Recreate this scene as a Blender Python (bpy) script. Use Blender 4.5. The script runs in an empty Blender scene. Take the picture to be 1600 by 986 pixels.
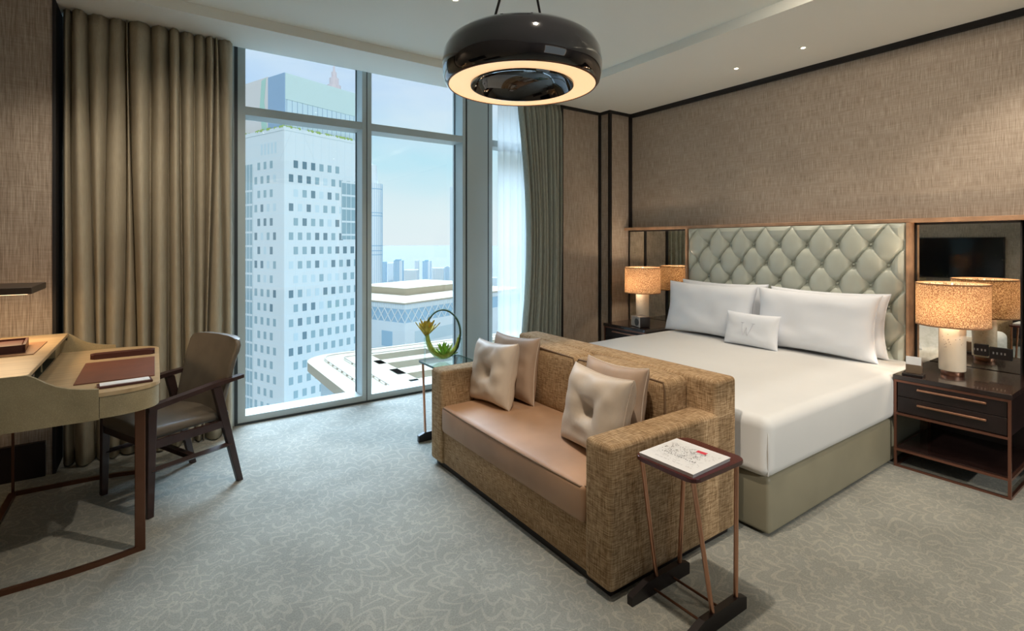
import bpy, bmesh, math, random
from mathutils import Vector, Matrix, noise as mnoise
random.seed(7)
PI = math.pi
S = bpy.context.scene
COL = S.collection

# ------------------------------------------------------------ camera, world, lights
YAW = math.radians(34.9)
cs, sn = math.cos(YAW), math.sin(YAW)
EYE = 1.4
cam = bpy.data.objects.new('camera', bpy.data.cameras.new('camera')); COL.objects.link(cam)
cam.location = (0, 0, EYE); cam.rotation_euler = (PI/2, 0, -YAW)
cam.data.sensor_width = 36.0; cam.data.lens = 36.0*800/1600
cam.data.shift_y = -(493-380)/1600
cam.data.clip_start = 0.05; cam.data.clip_end = 20000
S.camera = cam
S.view_settings.view_transform = 'Standard'; S.view_settings.look = 'None'
S.view_settings.gamma = 1; S.view_settings.use_curve_mapping = False
S.view_settings.exposure = 0.28
S.cycles.use_denoising = True
S.cycles.max_bounces = 9; S.cycles.diffuse_bounces = 5; S.cycles.glossy_bounces = 5
S.cycles.transparent_max_bounces = 16; S.cycles.sample_clamp_indirect = 8

w = bpy.data.worlds.new('sky'); S.world = w; w.use_nodes = True
nt = w.node_tree; nt.nodes.clear()
def wn(t): return nt.nodes.new(t)
wo = wn('ShaderNodeOutputWorld'); bg = wn('ShaderNodeBackground'); nt.links.new(bg.outputs[0], wo.inputs[0])
tc = wn('ShaderNodeTexCoord'); sx = wn('ShaderNodeSeparateXYZ'); nt.links.new(tc.outputs['Generated'], sx.inputs[0])
cr = wn('ShaderNodeValToRGB'); nt.links.new(sx.outputs['Z'], cr.inputs[0])
e = cr.color_ramp.elements
e[0].position = 0.0; e[0].color = (.86, .97, 1.0, 1)
e[1].position = .42; e[1].color = (.52, .74, 1.0, 1)
for p, c in ((.05, (.82, .97, 1.0, 1)), (.16, (.52, .86, 1.0, 1)), (.28, (.50, .72, 1.0, 1))):
    q = e.new(p); q.color = c
mp = wn('ShaderNodeMapping'); mp.inputs['Scale'].default_value = (1.6, 1.6, 4.5); mp.inputs['Location'].default_value = (.4, .2, 0)
nt.links.new(tc.outputs['Generated'], mp.inputs[0])
nz = wn('ShaderNodeTexNoise'); nz.inputs['Scale'].default_value = 1.6; nz.inputs['Detail'].default_value = 5
nt.links.new(mp.outputs[0], nz.inputs[0])
cc = wn('ShaderNodeValToRGB'); cc.color_ramp.elements[0].position = .40; cc.color_ramp.elements[1].position = .80
nt.links.new(nz.outputs[0], cc.inputs[0])
mx = wn('ShaderNodeMix'); mx.data_type = 'RGBA'
nt.links.new(cc.outputs[0], mx.inputs['Factor']); nt.links.new(cr.outputs[0], mx.inputs['A']); mx.inputs['B'].default_value = (.84, .95, 1.0, 1)
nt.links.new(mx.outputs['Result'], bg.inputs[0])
# bright sky patch added out of view above the window to light the room
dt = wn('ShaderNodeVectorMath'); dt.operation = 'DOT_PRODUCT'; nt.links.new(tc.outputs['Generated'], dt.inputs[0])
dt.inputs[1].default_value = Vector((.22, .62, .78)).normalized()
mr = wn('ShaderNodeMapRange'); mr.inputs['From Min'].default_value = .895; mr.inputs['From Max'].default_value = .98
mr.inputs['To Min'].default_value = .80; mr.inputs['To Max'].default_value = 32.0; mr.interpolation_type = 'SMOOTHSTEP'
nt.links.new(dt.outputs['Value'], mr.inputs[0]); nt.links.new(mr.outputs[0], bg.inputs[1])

def lamp(name, kind, loc, energy, color, rot=(0, 0, 0), **kw):
    l = bpy.data.lights.new(name, kind); l.energy = energy; l.color = color
    for k, v in kw.items(): setattr(l, k, v)
    o = bpy.data.objects.new(name, l); COL.objects.link(o); o.location = loc; o.rotation_euler = rot
    return o
sun = lamp('sun', 'SUN', (0, -20, 60), 1.05, (1, .96, .88), angle=.02)
sun.rotation_euler = Vector((.22, .85, -.42)).normalized().to_track_quat('-Z', 'Y').to_euler()
# fill light added behind the camera, in an invented rear wall opening
lamp('rear_fill_light', 'AREA', (2.2, -2.46, 1.55), 118, (1, .98, .95), (PI/2, 0, PI), shape='RECTANGLE', size=2.4, size_y=2.2)

WARM = (1, .86, .70)
# ------------------------------------------------------------ helpers
def cam2w(xr, z, h): return Vector((xr*cs+z*sn, -xr*sn+z*cs, EYE+h))
def atpx(px, py, z): return cam2w((px-800)/800*z, z, (380-py)/800*z)

class NT:
    def __init__(s, name):
        s.m = bpy.data.materials.new(name); s.m.use_nodes = True
        s.t = s.m.node_tree; s.b = s.t.nodes['Principled BSDF']; s.out = s.t.nodes['Material Output']
    def n(s, t, **kw):
        x = s.t.nodes.new(t)
        for k, v in kw.items(): setattr(x, k, v)
        return x
    def l(s, a, b): s.t.links.new(a, b)
    def co(s, scale=(1, 1, 1), out='Object', loc=(0, 0, 0)):
        c = s.n('ShaderNodeTexCoord'); m = s.n('ShaderNodeMapping'); m.inputs['Scale'].default_value = scale; m.inputs['Location'].default_value = loc
        s.l(c.outputs[out], m.inputs[0]); return m.outputs[0]
    def noise(s, vec, scale=1, detail=2, rough=.5, dist=0):
        x = s.n('ShaderNodeTexNoise'); x.inputs['Scale'].default_value = scale; x.inputs['Detail'].default_value = detail
        x.inputs['Roughness'].default_value = rough; x.inputs['Distortion'].default_value = dist; s.l(vec, x.inputs[0]); return x.outputs[0]
    def math(s, op, a, b=None, c=None):
        x = s.n('ShaderNodeMath', operation=op)
        for i, v in enumerate((a, b, c)):
            if v is None: continue
            if isinstance(v, (int, float)): x.inputs[i].default_value = v
            else: s.l(v, x.inputs[i])
        return x.outputs[0]
    def ramp(s, fac, stops):
        x = s.n('ShaderNodeValToRGB'); s.l(fac, x.inputs[0]); el = x.color_ramp.elements
        el[0].position, el[1].position = stops[0][0], stops[-1][0]
        el[0].color = (*stops[0][1], 1); el[1].color = (*stops[-1][1], 1)
        for p, c in stops[1:-1]:
            q = el.new(p); q.color = (*c, 1)
        return x.outputs[0]
    def set(s, **kw):
        for k, v in kw.items():
            i = s.b.inputs[k.replace('_', ' ')]
            if hasattr(v, 'is_linked') or hasattr(v, 'links'): s.l(v, i)
            else: i.default_value = (*v, 1) if isinstance(v, tuple) and len(v) == 3 else v
        return s
    def bump(s, h, strength=.3, dist=.01):
        x = s.n('ShaderNodeBump'); x.inputs['Strength'].default_value = strength; x.inputs['Distance'].default_value = dist
        s.l(h, x.inputs['Height']); s.l(x.outputs[0], s.b.inputs['Normal'])

def plain(name, c, rough=.6, metal=0, coat=0, spec=None, var=0, vs=6):
    m = NT(name)
    if var:
        f = m.noise(m.co(), vs, 3)
        m.set(Base_Color=m.ramp(f, [(.3, tuple(x*(1-var) for x in c)), (.7, tuple(min(1, x*(1+var)) for x in c))]))
    else: m.set(Base_Color=c)
    m.set(Roughness=rough, Metallic=metal, Coat_Weight=coat)
    if spec is not None: m.b.inputs['Specular IOR Level'].default_value = spec
    return m.m

def weave(name, dark, mid, light, fx=260, slow=6, bump=.35, rough=.9, big=.5, vertical=False):
    """threads running along and across: fine in one axis, long in the other"""
    m = NT(name)
    if vertical:
        a = m.noise(m.co((fx, fx, slow)), 1, 2, .6)          # upright threads
        b = m.noise(m.co((slow, slow, fx)), 1, 2, .6)        # lying threads
        mixn = m.math('ADD', m.math('MULTIPLY', a, .72), m.math('MULTIPLY', b, .28))
    else:
        ge = m.n('ShaderNodeNewGeometry'); sp = m.n('ShaderNodeSeparateXYZ'); m.l(ge.outputs['Normal'], sp.inputs[0]); mixn = None
        for i, sc in enumerate(((fx, slow, slow), (slow, fx, slow), (slow, slow, fx))):
            t_ = m.math('MULTIPLY', m.math('SUBTRACT', m.noise(m.co(sc), 1, 2, .6), .5), m.math('SUBTRACT', 1, m.math('ABSOLUTE', sp.outputs[i])))
            mixn = t_ if mixn is None else m.math('ADD', mixn, t_)
        mixn = m.math('ADD', m.math('MULTIPLY', mixn, .62), .5)
    g = m.noise(m.co(), 2.2, 3)
    f = m.math('ADD', mixn, m.math('MULTIPLY', m.math('SUBTRACT', g, .5), big*.3))
    m.set(Base_Color=m.ramp(f, [(.36, dark), (.5, mid), (.64, light)]), Roughness=rough)
    m.b.inputs['Specular IOR Level'].default_value = .25
    m.bump(mixn, bump, .002)
    return m.m

M = {}
M['wall'] = weave('wall_fabric', (.25, .197, .150), (.37, .302, .240), (.50, .425, .35), 330, 9, .25, big=.25, vertical=True)
M['sofa'] = weave('sofa_tweed', (.19, .115, .055), (.36, .235, .125), (.56, .40, .24), 300, 22, .7, big=.10)
M['carpet_edge'] = None
M['white'] = plain('white_paint', (.80, .80, .73), .75)
M['ceil'] = plain('ceiling_paint', (.80, .81, .74), .8)
M['dark'] = plain('dark_trim_wood', (.007, .005, .005), .6)
M['frame'] = plain('grey_aluminium_paint', (.46, .54, .55), .42)
M['framedark'] = plain('dark_gasket', (.03, .04, .045), .5)
M['curtain'] = None
M['brass'] = plain('copper_rose_metal', (.62, .33, .22), .28, 1)
M['bronze'] = plain('dark_bronze_metal', (.16, .075, .045), .35, .8)
M['wood_rail'] = plain('pale_walnut_rail', (.42, .25, .15), .45, var=.2, vs=12)
M['espresso'] = plain('espresso_wood', (.02, .010, .009), .22, coat=.6, var=.3, vs=8)
M['espresso_front'] = plain('espresso_drawer_wood', (.014, .007, .007), .35, var=.3, vs=8)
M['burgundy'] = plain('burgundy_lacquer', (.085, .014, .014), .25, coat=.4)
M['black'] = plain('black_wood', (.010, .006, .006), .4)
M['gloss'] = plain('black_gloss', (.004, .004, .005), .06, coat=1)
M['sage'] = plain('sage_leather', (.46, .485, .42), .28, var=.06, vs=5)
M['bedbase'] = plain('taupe_leather', (.235, .215, .150), .5, var=.06, vs=5)
M['chairleather'] = plain('olive_taupe_leather', (.125, .105, .080), .42, var=.12, vs=10)
M['chairwood'] = plain('dark_walnut', (.032, .015, .013), .35, var=.3, vs=14)
M['tan'] = plain('tan_leather_seat', (.40, .235, .135), .55, var=.16, vs=3)
M['piping'] = plain('piping', (.17, .10, .05), .7)
M['blotter'] = plain('brown_leather_pad', (.175, .062, .036), .45, var=.12, vs=10)
M['blotter_dark'] = plain('dark_brown_leather', (.07, .018, .014), .4)
M['paper'] = plain('paper', (.78, .78, .78), .7)
M['pillow'] = plain('white_cotton', (.80, .83, .88), .85, var=.02, vs=4)
M['duvet'] = plain('white_bed_linen', (.62, .622, .61), .85, var=.02, vs=3)
M['satin'] = plain('champagne_satin', (.60, .50, .40), .5, var=.06, vs=9)
M['satin2'] = plain('dusty_beige_velvet', (.42, .30, .215), .6, var=.08, vs=9)
M['silver'] = plain('silver_metal', (.55, .50, .46), .35, .25)
M['tv'] = plain('tv_screen', (.004, .005, .008), .08)
M['green'] = plain('fresh_green_leaf', (.26, .50, .05), .4, var=.3, vs=40)
M['palegreen'] = plain('pale_green_leaf', (.50, .64, .12), .4, var=.25, vs=40)
M['stem'] = plain('dark_green_stem', (.05, .10, .045), .35, var=.3, vs=30)
M['petal'] = plain('yellow_green_petal', (.62, .50, .07), .5, var=.3, vs=30)
M['petal2'] = plain('orange_petal', (.62, .27, .04), .5, var=.3, vs=30)
M['red'] = plain('red_ink', (.7, .05, .08), .6)
M['ink'] = plain('black_ink', (.03, .03, .03), .6)
M['inkgrey'] = plain('grey_ink', (.28, .28, .28), .6)
M['chrome'] = plain('chrome', (.8, .8, .8), .12, 1)

# mirror with an antiqued film
m = NT('antique_mirror')
v1 = m.noise(m.co(), 14, 6, .7); v2 = m.noise(m.co(), 60, 4, .7)
pat = m.math('ADD', m.math('MULTIPLY', v1, .7), m.math('MULTIPLY', v2, .3))
m.set(Base_Color=m.ramp(pat, [(.30, (.42, .41, .34)), (.40, (.62, .63, .57)), (.56, (.76, .77, .73))]), Metallic=1.0,
      Roughness=m.ramp(pat, [(.31, (.10,)*3), (.43, (.010,)*3)]))
M['mirror'] = m.m

# curtains
m = NT('curtain_linen')
f = m.noise(m.co((240, 240, 14)), 1, 2); g = m.noise(m.co(), 3, 3)
m.set(Base_Color=m.ramp(m.math('ADD', m.math('MULTIPLY', f, .5), m.math('MULTIPLY', g, .5)), [(.35, (.34, .295, .215)), (.65, (.43, .38, .28))]), Roughness=.8)
m.b.inputs['Specular IOR Level'].default_value = .3
M['curtain'] = m.m
m = NT('curtain_grey')
f = m.noise(m.co((240, 240, 14)), 1, 2)
m.set(Base_Color=m.ramp(f, [(.35, (.28, .29, .24)), (.65, (.37, .38, .32))]), Roughness=.8)
M['curtain_grey'] = m.m
m = NT('sheer')
tr = m.n('ShaderNodeBsdfTransparent'); tl = m.n('ShaderNodeBsdfTranslucent'); df = m.n('ShaderNodeBsdfDiffuse')
tl.inputs[0].default_value = (.9, .93, .93, 1); df.inputs[0].default_value = (.85, .87, .87, 1)
a = m.n('ShaderNodeMixShader'); m.l(tl.outputs[0], a.inputs[1]); m.l(df.outputs[0], a.inputs[2])
b = m.n('ShaderNodeMixShader'); b.inputs[0].default_value = .62; m.l(tr.outputs[0], b.inputs[1]); m.l(a.outputs[0], b.inputs[2]); m.l(b.outputs[0], m.out.inputs[0])
M['sheer'] = m.m

def glass(name, tint=(.95, .98, .98), base=.03):
    m = NT(name)
    tr = m.n('ShaderNodeBsdfTransparent'); tr.inputs[0].default_value = (*tint, 1)
    gl = m.n('ShaderNodeBsdfGlossy'); gl.inputs['Roughness'].default_value = .01
    lw = m.n('ShaderNodeLayerWeight'); lw.inputs[0].default_value = .5
    fac = m.math('ADD', base, m.math('MULTIPLY', m.math('POWER', lw.outputs['Facing'], 5), .6))
    mx = m.n('ShaderNodeMixShader'); m.l(fac, mx.inputs[0]); m.l(tr.outputs[0], mx.inputs[1]); m.l(gl.outputs[0], mx.inputs[2]); m.l(mx.outputs[0], m.out.inputs[0])
    return m.m
M['glass'] = glass('window_glass', (.985, .995, .995))
M['tableglass'] = glass('clear_table_glass', (.72, .82, .80), .22)
M['vaseglass'] = glass('vase_glass', (.9, .96, .93))

# lamp shade: woven, lit from within
m = NT('woven_shade')
v = m.noise(m.co((1, 1, 1)), 170, 2, .6)
colr = m.ramp(v, [(.42, (.30, .19, .12)), (.52, (.60, .44, .30)), (.60, (.92, .78, .58))])
tl = m.n('ShaderNodeBsdfTranslucent'); df = m.n('ShaderNodeBsdfDiffuse'); m.l(colr, tl.inputs[0]); m.l(colr, df.inputs[0])
a = m.n('ShaderNodeMixShader'); a.inputs[0].default_value = .45; m.l(tl.outputs[0], a.inputs[1]); m.l(df.outputs[0], a.inputs[2]); m.l(a.outputs[0], m.out.inputs[0])
M['shade'] = m.m
M['shaderim'] = plain('shade_rim', (.30, .15, .07), .6)
m = NT('speckled_ceramic')
vo = m.n('ShaderNodeTexVoronoi'); vo.inputs['Scale'].default_value = 55; m.l(m.co((1, 1, 1.6)), vo.inputs[0])
big = m.noise(m.co(), 9, 2)
sp = m.math('MULTIPLY', m.math('LESS_THAN', vo.outputs[0], .17), m.math('GREATER_THAN', big, .55))
m.set(Base_Color=m.ramp(sp, [(0, (.66, .58, .46)), (1, (.12, .06, .05))]), Roughness=.25)
M['ceramic'] = m.m

def emit(name, c, s):
    m = NT(name); m.set(Base_Color=(.8, .7, .5), Emission_Color=c, Emission_Strength=s, Roughness=.5); return m.m
M['diffuser'] = emit('lit_diffuser', (1.0, .62, .31), .74)
M['bulb'] = emit('downlight_bulb', (1, .93, .8), 9)

# shagreen desk
m = NT('shagreen')
vo = m.n('ShaderNodeTexVoronoi'); vo.inputs['Scale'].default_value = 260; m.l(m.co(), vo.inputs[0])
g = m.noise(m.co(), 6, 4, .6)
f = m.math('ADD', m.math('MULTIPLY', g, .7), m.math('MULTIPLY', vo.outputs[0], .3))
m.set(Base_Color=m.ramp(f, [(.3, (.26, .215, .125)), (.65, (.40, .335, .205))]), Roughness=.38)
m.bump(vo.outputs[0], .15, .001)
M['shagreen'] = m.m
m = NT('desk_top_veneer')
g = m.noise(m.co((3, 60, 3)), 1, 4)
m.set(Base_Color=m.ramp(g, [(.3, (.40, .285, .155)), (.7, (.56, .42, .25))]), Roughness=.35)
M['desktop'] = m.m

# carpet: concentric scalloped medallions and tendrils woven in a lighter yarn
m = NT('paisley_carpet')
base = m.co()
warp = m.n('ShaderNodeTexNoise'); warp.inputs['Scale'].default_value = 2.4; warp.inputs['Detail'].default_value = 2; m.l(base, warp.inputs[0])
ws = m.n('ShaderNodeVectorMath', operation='SUBTRACT'); m.l(warp.outputs['Color'], ws.inputs[0]); ws.inputs[1].default_value = (.5, .5, .5)
wm = m.n('ShaderNodeVectorMath', operation='SCALE'); m.l(ws.outputs[0], wm.inputs[0]); wm.inputs['Scale'].default_value = .15
P = m.n('ShaderNodeVectorMath', operation='ADD'); m.l(base, P.inputs[0]); m.l(wm.outputs[0], P.inputs[1])
def medallion(scale, petals, rings, seed, thr, amp):
    off = m.n('ShaderNodeVectorMath', operation='ADD'); m.l(P.outputs[0], off.inputs[0]); off.inputs[1].default_value = (seed, seed*1.7, 0)
    sc = m.n('ShaderNodeVectorMath', operation='SCALE'); m.l(off.outputs[0], sc.inputs[0]); sc.inputs['Scale'].default_value = scale
    vo = m.n('ShaderNodeTexVoronoi'); vo.voronoi_dimensions = '2D'; vo.inputs['Scale'].default_value = 1.0; vo.inputs['Randomness'].default_value = .75
    m.l(sc.outputs[0], vo.inputs['Vector'])
    d = m.n('ShaderNodeVectorMath', operation='SUBTRACT'); m.l(sc.outputs[0], d.inputs[0]); m.l(vo.outputs['Position'], d.inputs[1])
    s = m.n('ShaderNodeSeparateXYZ'); m.l(d.outputs[0], s.inputs[0])
    ang = m.math('ARCTAN2', s.outputs[1], s.outputs[0])
    r = vo.outputs['Distance']
    pet = m.math('ABSOLUTE', m.math('SINE', m.math('MULTIPLY', ang, petals)))
    rr = m.math('SUBTRACT', r, m.math('MULTIPLY', m.math('MULTIPLY', pet, r), amp))
    wv = m.math('SINE', m.math('MULTIPLY', rr, rings))
    ln = m.math('GREATER_THAN', wv, thr)
    # radial veins between every other ring
    vein = m.math('GREATER_THAN', m.math('SINE', m.math('MULTIPLY', ang, petals*4)), .8)
    band = m.math('GREATER_THAN', m.math('SINE', m.math('MULTIPLY', rr, rings*.5)), .35)
    return m.math('MAXIMUM', ln, m.math('MULTIPLY', m.math('MULTIPLY', vein, band), .7))
l1 = medallion(1.75, 7.5, 58, 3.1, .72, .20)
l2 = medallion(4.6, 3.5, 30, 9.4, .74, .36)
sel = m.math('GREATER_THAN', m.noise(base, 1.7, 2), .50)
lines = m.math('ADD', m.math('MULTIPLY', l1, sel), m.math('MULTIPLY', l2, m.math('SUBTRACT', 1, sel)))
ten = m.noise(P.outputs[0], 7.5, 1); tl_ = m.math('LESS_THAN', m.math('ABSOLUTE', m.math('SUBTRACT', ten, .5)), .008)
lines = m.math('MAXIMUM', lines, m.math('MULTIPLY', tl_, .8))
fleck = m.noise(base, 150, 2, .7)
fade = m.noise(base, 3.2, 3)
lv = m.math('MULTIPLY', m.math('MULTIPLY', lines, .46), m.math('MULTIPLY', m.math('ADD', m.math('MULTIPLY', fleck, .9), .15), m.math('ADD', m.math('MULTIPLY', fade, .9), .15)))
mottle = m.math('ADD', m.math('MULTIPLY', fleck, .55), m.math('MULTIPLY', fade, .45))
ground = m.ramp(mottle, [(.35, (.20, .205, .185)), (.65, (.30, .305, .275))])
mixc = m.n('ShaderNodeMix'); mixc.data_type = 'RGBA'; m.l(lv, mixc.inputs['Factor']); m.l(ground, mixc.inputs['A']); mixc.inputs['B'].default_value = (.62, .56, .44, 1)
m.set(Base_Color=mixc.outputs['Result'], Roughness=.95); m.b.inputs['Specular IOR Level'].default_value = .1
m.bump(m.math('ADD', fleck, m.math('MULTIPLY', lines, .6)), .5, .004)
M['carpet'] = m.m

# ---- mesh helpers
def newbm(): return bmesh.new()
def box(bm, x0, x1, y0, y1, z0, z1, r=0, seg=3, mtx=None):
    vs = bmesh.ops.create_cube(bm, size=1)['verts']
    bmesh.ops.scale(bm, vec=(x1-x0, y1-y0, z1-z0), verts=vs)
    bmesh.ops.translate(bm, vec=((x0+x1)/2, (y0+y1)/2, (z0+z1)/2), verts=vs)
    if r:
        es = list({e for v in vs for e in v.link_edges})
        res = bmesh.ops.bevel(bm, geom=es, offset=r, segments=seg, profile=.5, affect='EDGES')
        vs = list({v for f in res['faces'] for v in f.verts} | {v for v in vs if v.is_valid})
    if mtx is not None: bmesh.ops.transform(bm, matrix=mtx, verts=vs)
    return vs
def bx(x0, x1, y0, y1, z0, z1, r=0, seg=3):
    b = newbm(); box(b, x0, x1, y0, y1, z0, z1, r, seg); return b
def tube(bm, pts, rad, n=12, closed=False, flat=1.0):
    pts = [Vector(p) for p in pts]; L = len(pts); rings = []
    up = None
    for i, p in enumerate(pts):
        if closed: t = (pts[(i+1) % L]-pts[i-1]).normalized()
        else: t = (pts[min(i+1, L-1)]-pts[max(i-1, 0)]).normalized()
        if up is None:
            up = Vector((0, 0, 1)) if abs(t.z) < .9 else Vector((1, 0, 0))
        a = (up-t*up.dot(t)).normalized(); b = t.cross(a); up = a
        r = rad[i] if isinstance(rad, (list, tuple)) else rad
        rings.append([bm.verts.new(p+a*math.cos(2*PI*k/n)*r+b*math.sin(2*PI*k/n)*r*flat) for k in range(n)])
    rng = range(L) if closed else range(L-1)
    for i in rng:
        r0, r1 = rings[i], rings[(i+1) % L]
        for k in range(n): bm.faces.new((r0[k], r0[(k+1) % n], r1[(k+1) % n], r1[k]))
    if not closed:
        bm.faces.new(rings[0][::-1]); bm.faces.new(rings[-1])
def lathe(bm, prof, n=48, c=(0, 0, 0), closed=False):
    rings = []
    for r, z in prof:
        if r < 1e-6: rings.append([bm.verts.new((c[0], c[1], c[2]+z))]*n)
        else: rings.append([bm.verts.new((c[0]+r*math.cos(2*PI*k/n), c[1]+r*math.sin(2*PI*k/n), c[2]+z)) for k in range(n)])
    R = len(rings)
    for i in range(R if closed else R-1):
        a, b = rings[i], rings[(i+1) % R]
        for k in range(n):
            f = [a[k], a[(k+1) % n], b[(k+1) % n], b[k]]; u = []
            for v in f:
                if v not in u: u.append(v)
            if len(u) > 2: bm.faces.new(u)
def prism(bm, pts, z0, z1, r=0):
    """flat outline (x,y) extruded in z"""
    a = [bm.verts.new((x, y, z0)) for x, y in pts]; b = [bm.verts.new((x, y, z1)) for x, y in pts]
    n = len(pts)
    fs = [bm.faces.new(a[::-1]), bm.faces.new(b)]
    for i in range(n): fs.append(bm.faces.new((a[i], a[(i+1) % n], b[(i+1) % n], b[i])))
    if r:
        es = [e for e in fs[0].edges]+[e for e in fs[1].edges]
        bmesh.ops.bevel(bm, geom=es, offset=r, segments=2, profile=.5, affect='EDGES')
def rrect(x0, x1, y0, y1, r, n=6):
    out = []
    for cx, cy, a0 in ((x1-r, y1-r, 0), (x0+r, y1-r, PI/2), (x0+r, y0+r, PI), (x1-r, y0+r, 1.5*PI)):
        for k in range(n+1):
            a = a0+PI/2*k/n; out.append((cx+r*math.cos(a), cy+r*math.sin(a)))
    return out
def obj(name, bm, mat, parent=None, smooth=False, world=True, angle=40, origin=None):
    me = bpy.data.meshes.new(name)
    bmesh.ops.recalc_face_normals(bm, faces=bm.faces[:])
    bm.to_mesh(me); bm.free()
    if mat is not None: me.materials.append(M[mat] if isinstance(mat, str) else mat)
    o = bpy.data.objects.new(name, me); COL.objects.link(o)
    if parent is not None:
        o.parent = parent
        root = parent
        while root.parent is not None: root = root.parent
        if world: me.transform(Matrix.Translation(-root.location))
    elif origin is not None:
        me.transform(Matrix.Translation(-Vector(origin))); o.location = origin
    if smooth:
        me.shade_smooth()
        if angle < 180: me.set_sharp_from_angle(angle=math.radians(angle))
    return o
def tag(o, label, cat, group=None, kind=None):
    if label: o['label'] = label
    if cat: o['category'] = cat
    if group: o['group'] = group
    if kind: o['kind'] = kind
    return o
def thing(name, label, cat, loc=(0, 0, 0), rz=0, group=None):
    o = bpy.data.objects.new(name, None); COL.objects.link(o); o.location = loc; o.rotation_euler = (0, 0, rz)
    o.empty_display_size = .1
    return tag(o, label, cat, group)
def struct(name, bm, mat, smooth=False):
    o = obj(name, bm, mat, None, smooth); o['kind'] = 'structure'; return o
def kids(o): return [c for c in bpy.data.objects if c.parent == o]
def copy_tree(o, parent=None):
    c = o.copy(); COL.objects.link(c)
    if parent is not None: c.parent = parent
    for k in kids(o): copy_tree(k, c)
    return c

# ------------------------------------------------------------ room
XL, XR, YB, YW, ZC, ZT = -.80, 4.50, -2.5, 4.43, 2.88, 2.95
struct('floor', bx(XL-.1, XR+.1, YB-.1, 4.62, -.06, 0), 'carpet')
b = newbm()
box(b, XL-.1, XR+.1, YB-.1, 3.89, ZT, ZT+.05)
struct('ceiling', b, 'ceil')
b = newbm()
box(b, 3.29, XR+.1, YB-.1, 3.89, ZC, ZT+.02)
box(b, XL-.1, XR+.1, 3.89, 4.35, ZC, ZT+.3)
struct('ceiling', b, 'white')
struct('wall_right', bx(XR, XR+.1, YB, 4.75, 0, 3.3), 'wall')
struct('wall_left', bx(XL-.1, XL, YB, 4.2, 0, 3.3), 'wall')
b = newbm()
box(b, XL-.1, 1.0, YB-.1, YB, 0, 3.2); box(b, 3.4, XR+.1, YB-.1, YB, 0, 3.2)
box(b, 1.0, 3.4, YB-.1, YB, 0, .45); box(b, 1.0, 3.4, YB-.1, YB, 2.65, 3.2)  # opening added for the unseen fill light
struct('wall_rear', b, 'wall')
# window side: fabric panels left and right, plain reveal round the windows
struct('wall_back', bx(XL-.1, -.51, 4.15, 4.75, 0, 3.0), 'wall')
b = newbm(); box(b, 3.57, 4.16, 4.21, 4.75, 0, 3.0); box(b, 4.16, XR, 4.06, 4.75, 0, 3.0)
struct('wall_back', b, 'wall')
b = newbm(); box(b, -.5, .50, 4.43, 4.8, 0, 3.3); box(b, 3.5, 3.57, 4.43, 4.8, 0, 3.3); box(b, -.5, 3.57, 4.43, 4.8, 3.06, 3.3)
struct('wall_back', b, 'frame')
# dark trims
TW = .035
b = newbm()
box(b, -.51, -.494, 4.14, 4.43, 0, ZC)
struct('trim_1', b, 'dark')
b = newbm(); box(b, 3.565, 3.60, 4.195, 4.43, 0, ZC); box(b, 4.13, 4.165, 4.19, 4.22, 0, ZC)
box(b, 4.15, 4.18, 4.045, 4.075, 0, ZC); box(b, XR-.035, XR, 4.035, 4.07, 0, ZC)
struct('trim_2', b, 'dark')
b = newbm(); box(b, XR-.025, XR, YB, 4.06, ZC-.045, ZC); box(b, 3.57, 4.16, 4.19, 4.21, ZC-.03, ZC); box(b, 4.16, XR, 4.04, 4.06, ZC-.03, ZC); box(b, 4.14, 4.16, 4.04, 4.21, ZC-.03, ZC)
struct('trim_3', b, 'dark')
b = newbm(); box(b, XL, -.54, 4.13, 4.15, 0, .19); box(b, XL, -.54, 4.12, 4.15, .19, .21)
struct('baseboard_back', b, 'espresso_front')

# windows
def window(n, x0, x1, ml, mr_):
    """frame bars: jambs, head, sill rail and transom, glass set 17 cm back"""
    r = thing('window_%d' % n, None, None, (x0, YW, 0)); r['kind'] = 'structure'
    b = newbm(); D = 4.62
    box(b, x0, x0+ml, YW, D, 0, 3.06); box(b, x1-mr_, x1, YW, D, 0, 3.06)
    box(b, x0+ml, x1-mr_, YW, D, 2.97, 3.06); box(b, x0+ml, x1-mr_, YW, D, 0.012, .062)
    box(b, x0+ml, x1-mr_, YW+.002, D, 2.395, 2.46)
    fr = obj('window_frame', b, 'frame', r)
    b = newbm()
    for a in (x0+ml, x1-mr_-.006): box(b, a, a+.006, YW+.15, YW+.168, .06, 2.97)
    box(b, x0+ml, x1-mr_, YW+.004, D, 0.0, .012)
    obj('gasket', b, 'framedark', r)
    obj('pane', bx(x0+ml+.001, x1-mr_-.001, YW+.165, YW+.169, .06, 2.395), 'glass', r)
    obj('pane', bx(x0+ml+.001, x1-mr_-.001, YW+.165, YW+.169, 2.46, 2.97), 'glass', r)
window(1, .52, 1.528, .055, .038)
window(2, 1.536, 2.53, .038, .035)
window(3, 2.80, 3.50, .045, .04)
b = newbm(); box(b, 2.545, 2.785, YW-.006, 4.7, 0, 3.06); box(b, 2.53, 2.80, YW+.03, 4.7, 0, 3.06)
struct('trim_4', b, 'frame')
b = newbm(); box(b, .498, .522, YW-.002, YW+.02, 0, 3.06); box(b, 1.528, 1.536, YW+.003, YW+.02, 0, 3.06); box(b, 2.529, 2.546, YW, YW+.02, 0, 3.06); box(b, 2.784, 2.801, YW, YW+.02, 0, 3.06); box(b, .5, 3.5, YW-.012, YW, 0, .014)
struct('trim_5', b, 'framedark')

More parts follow.
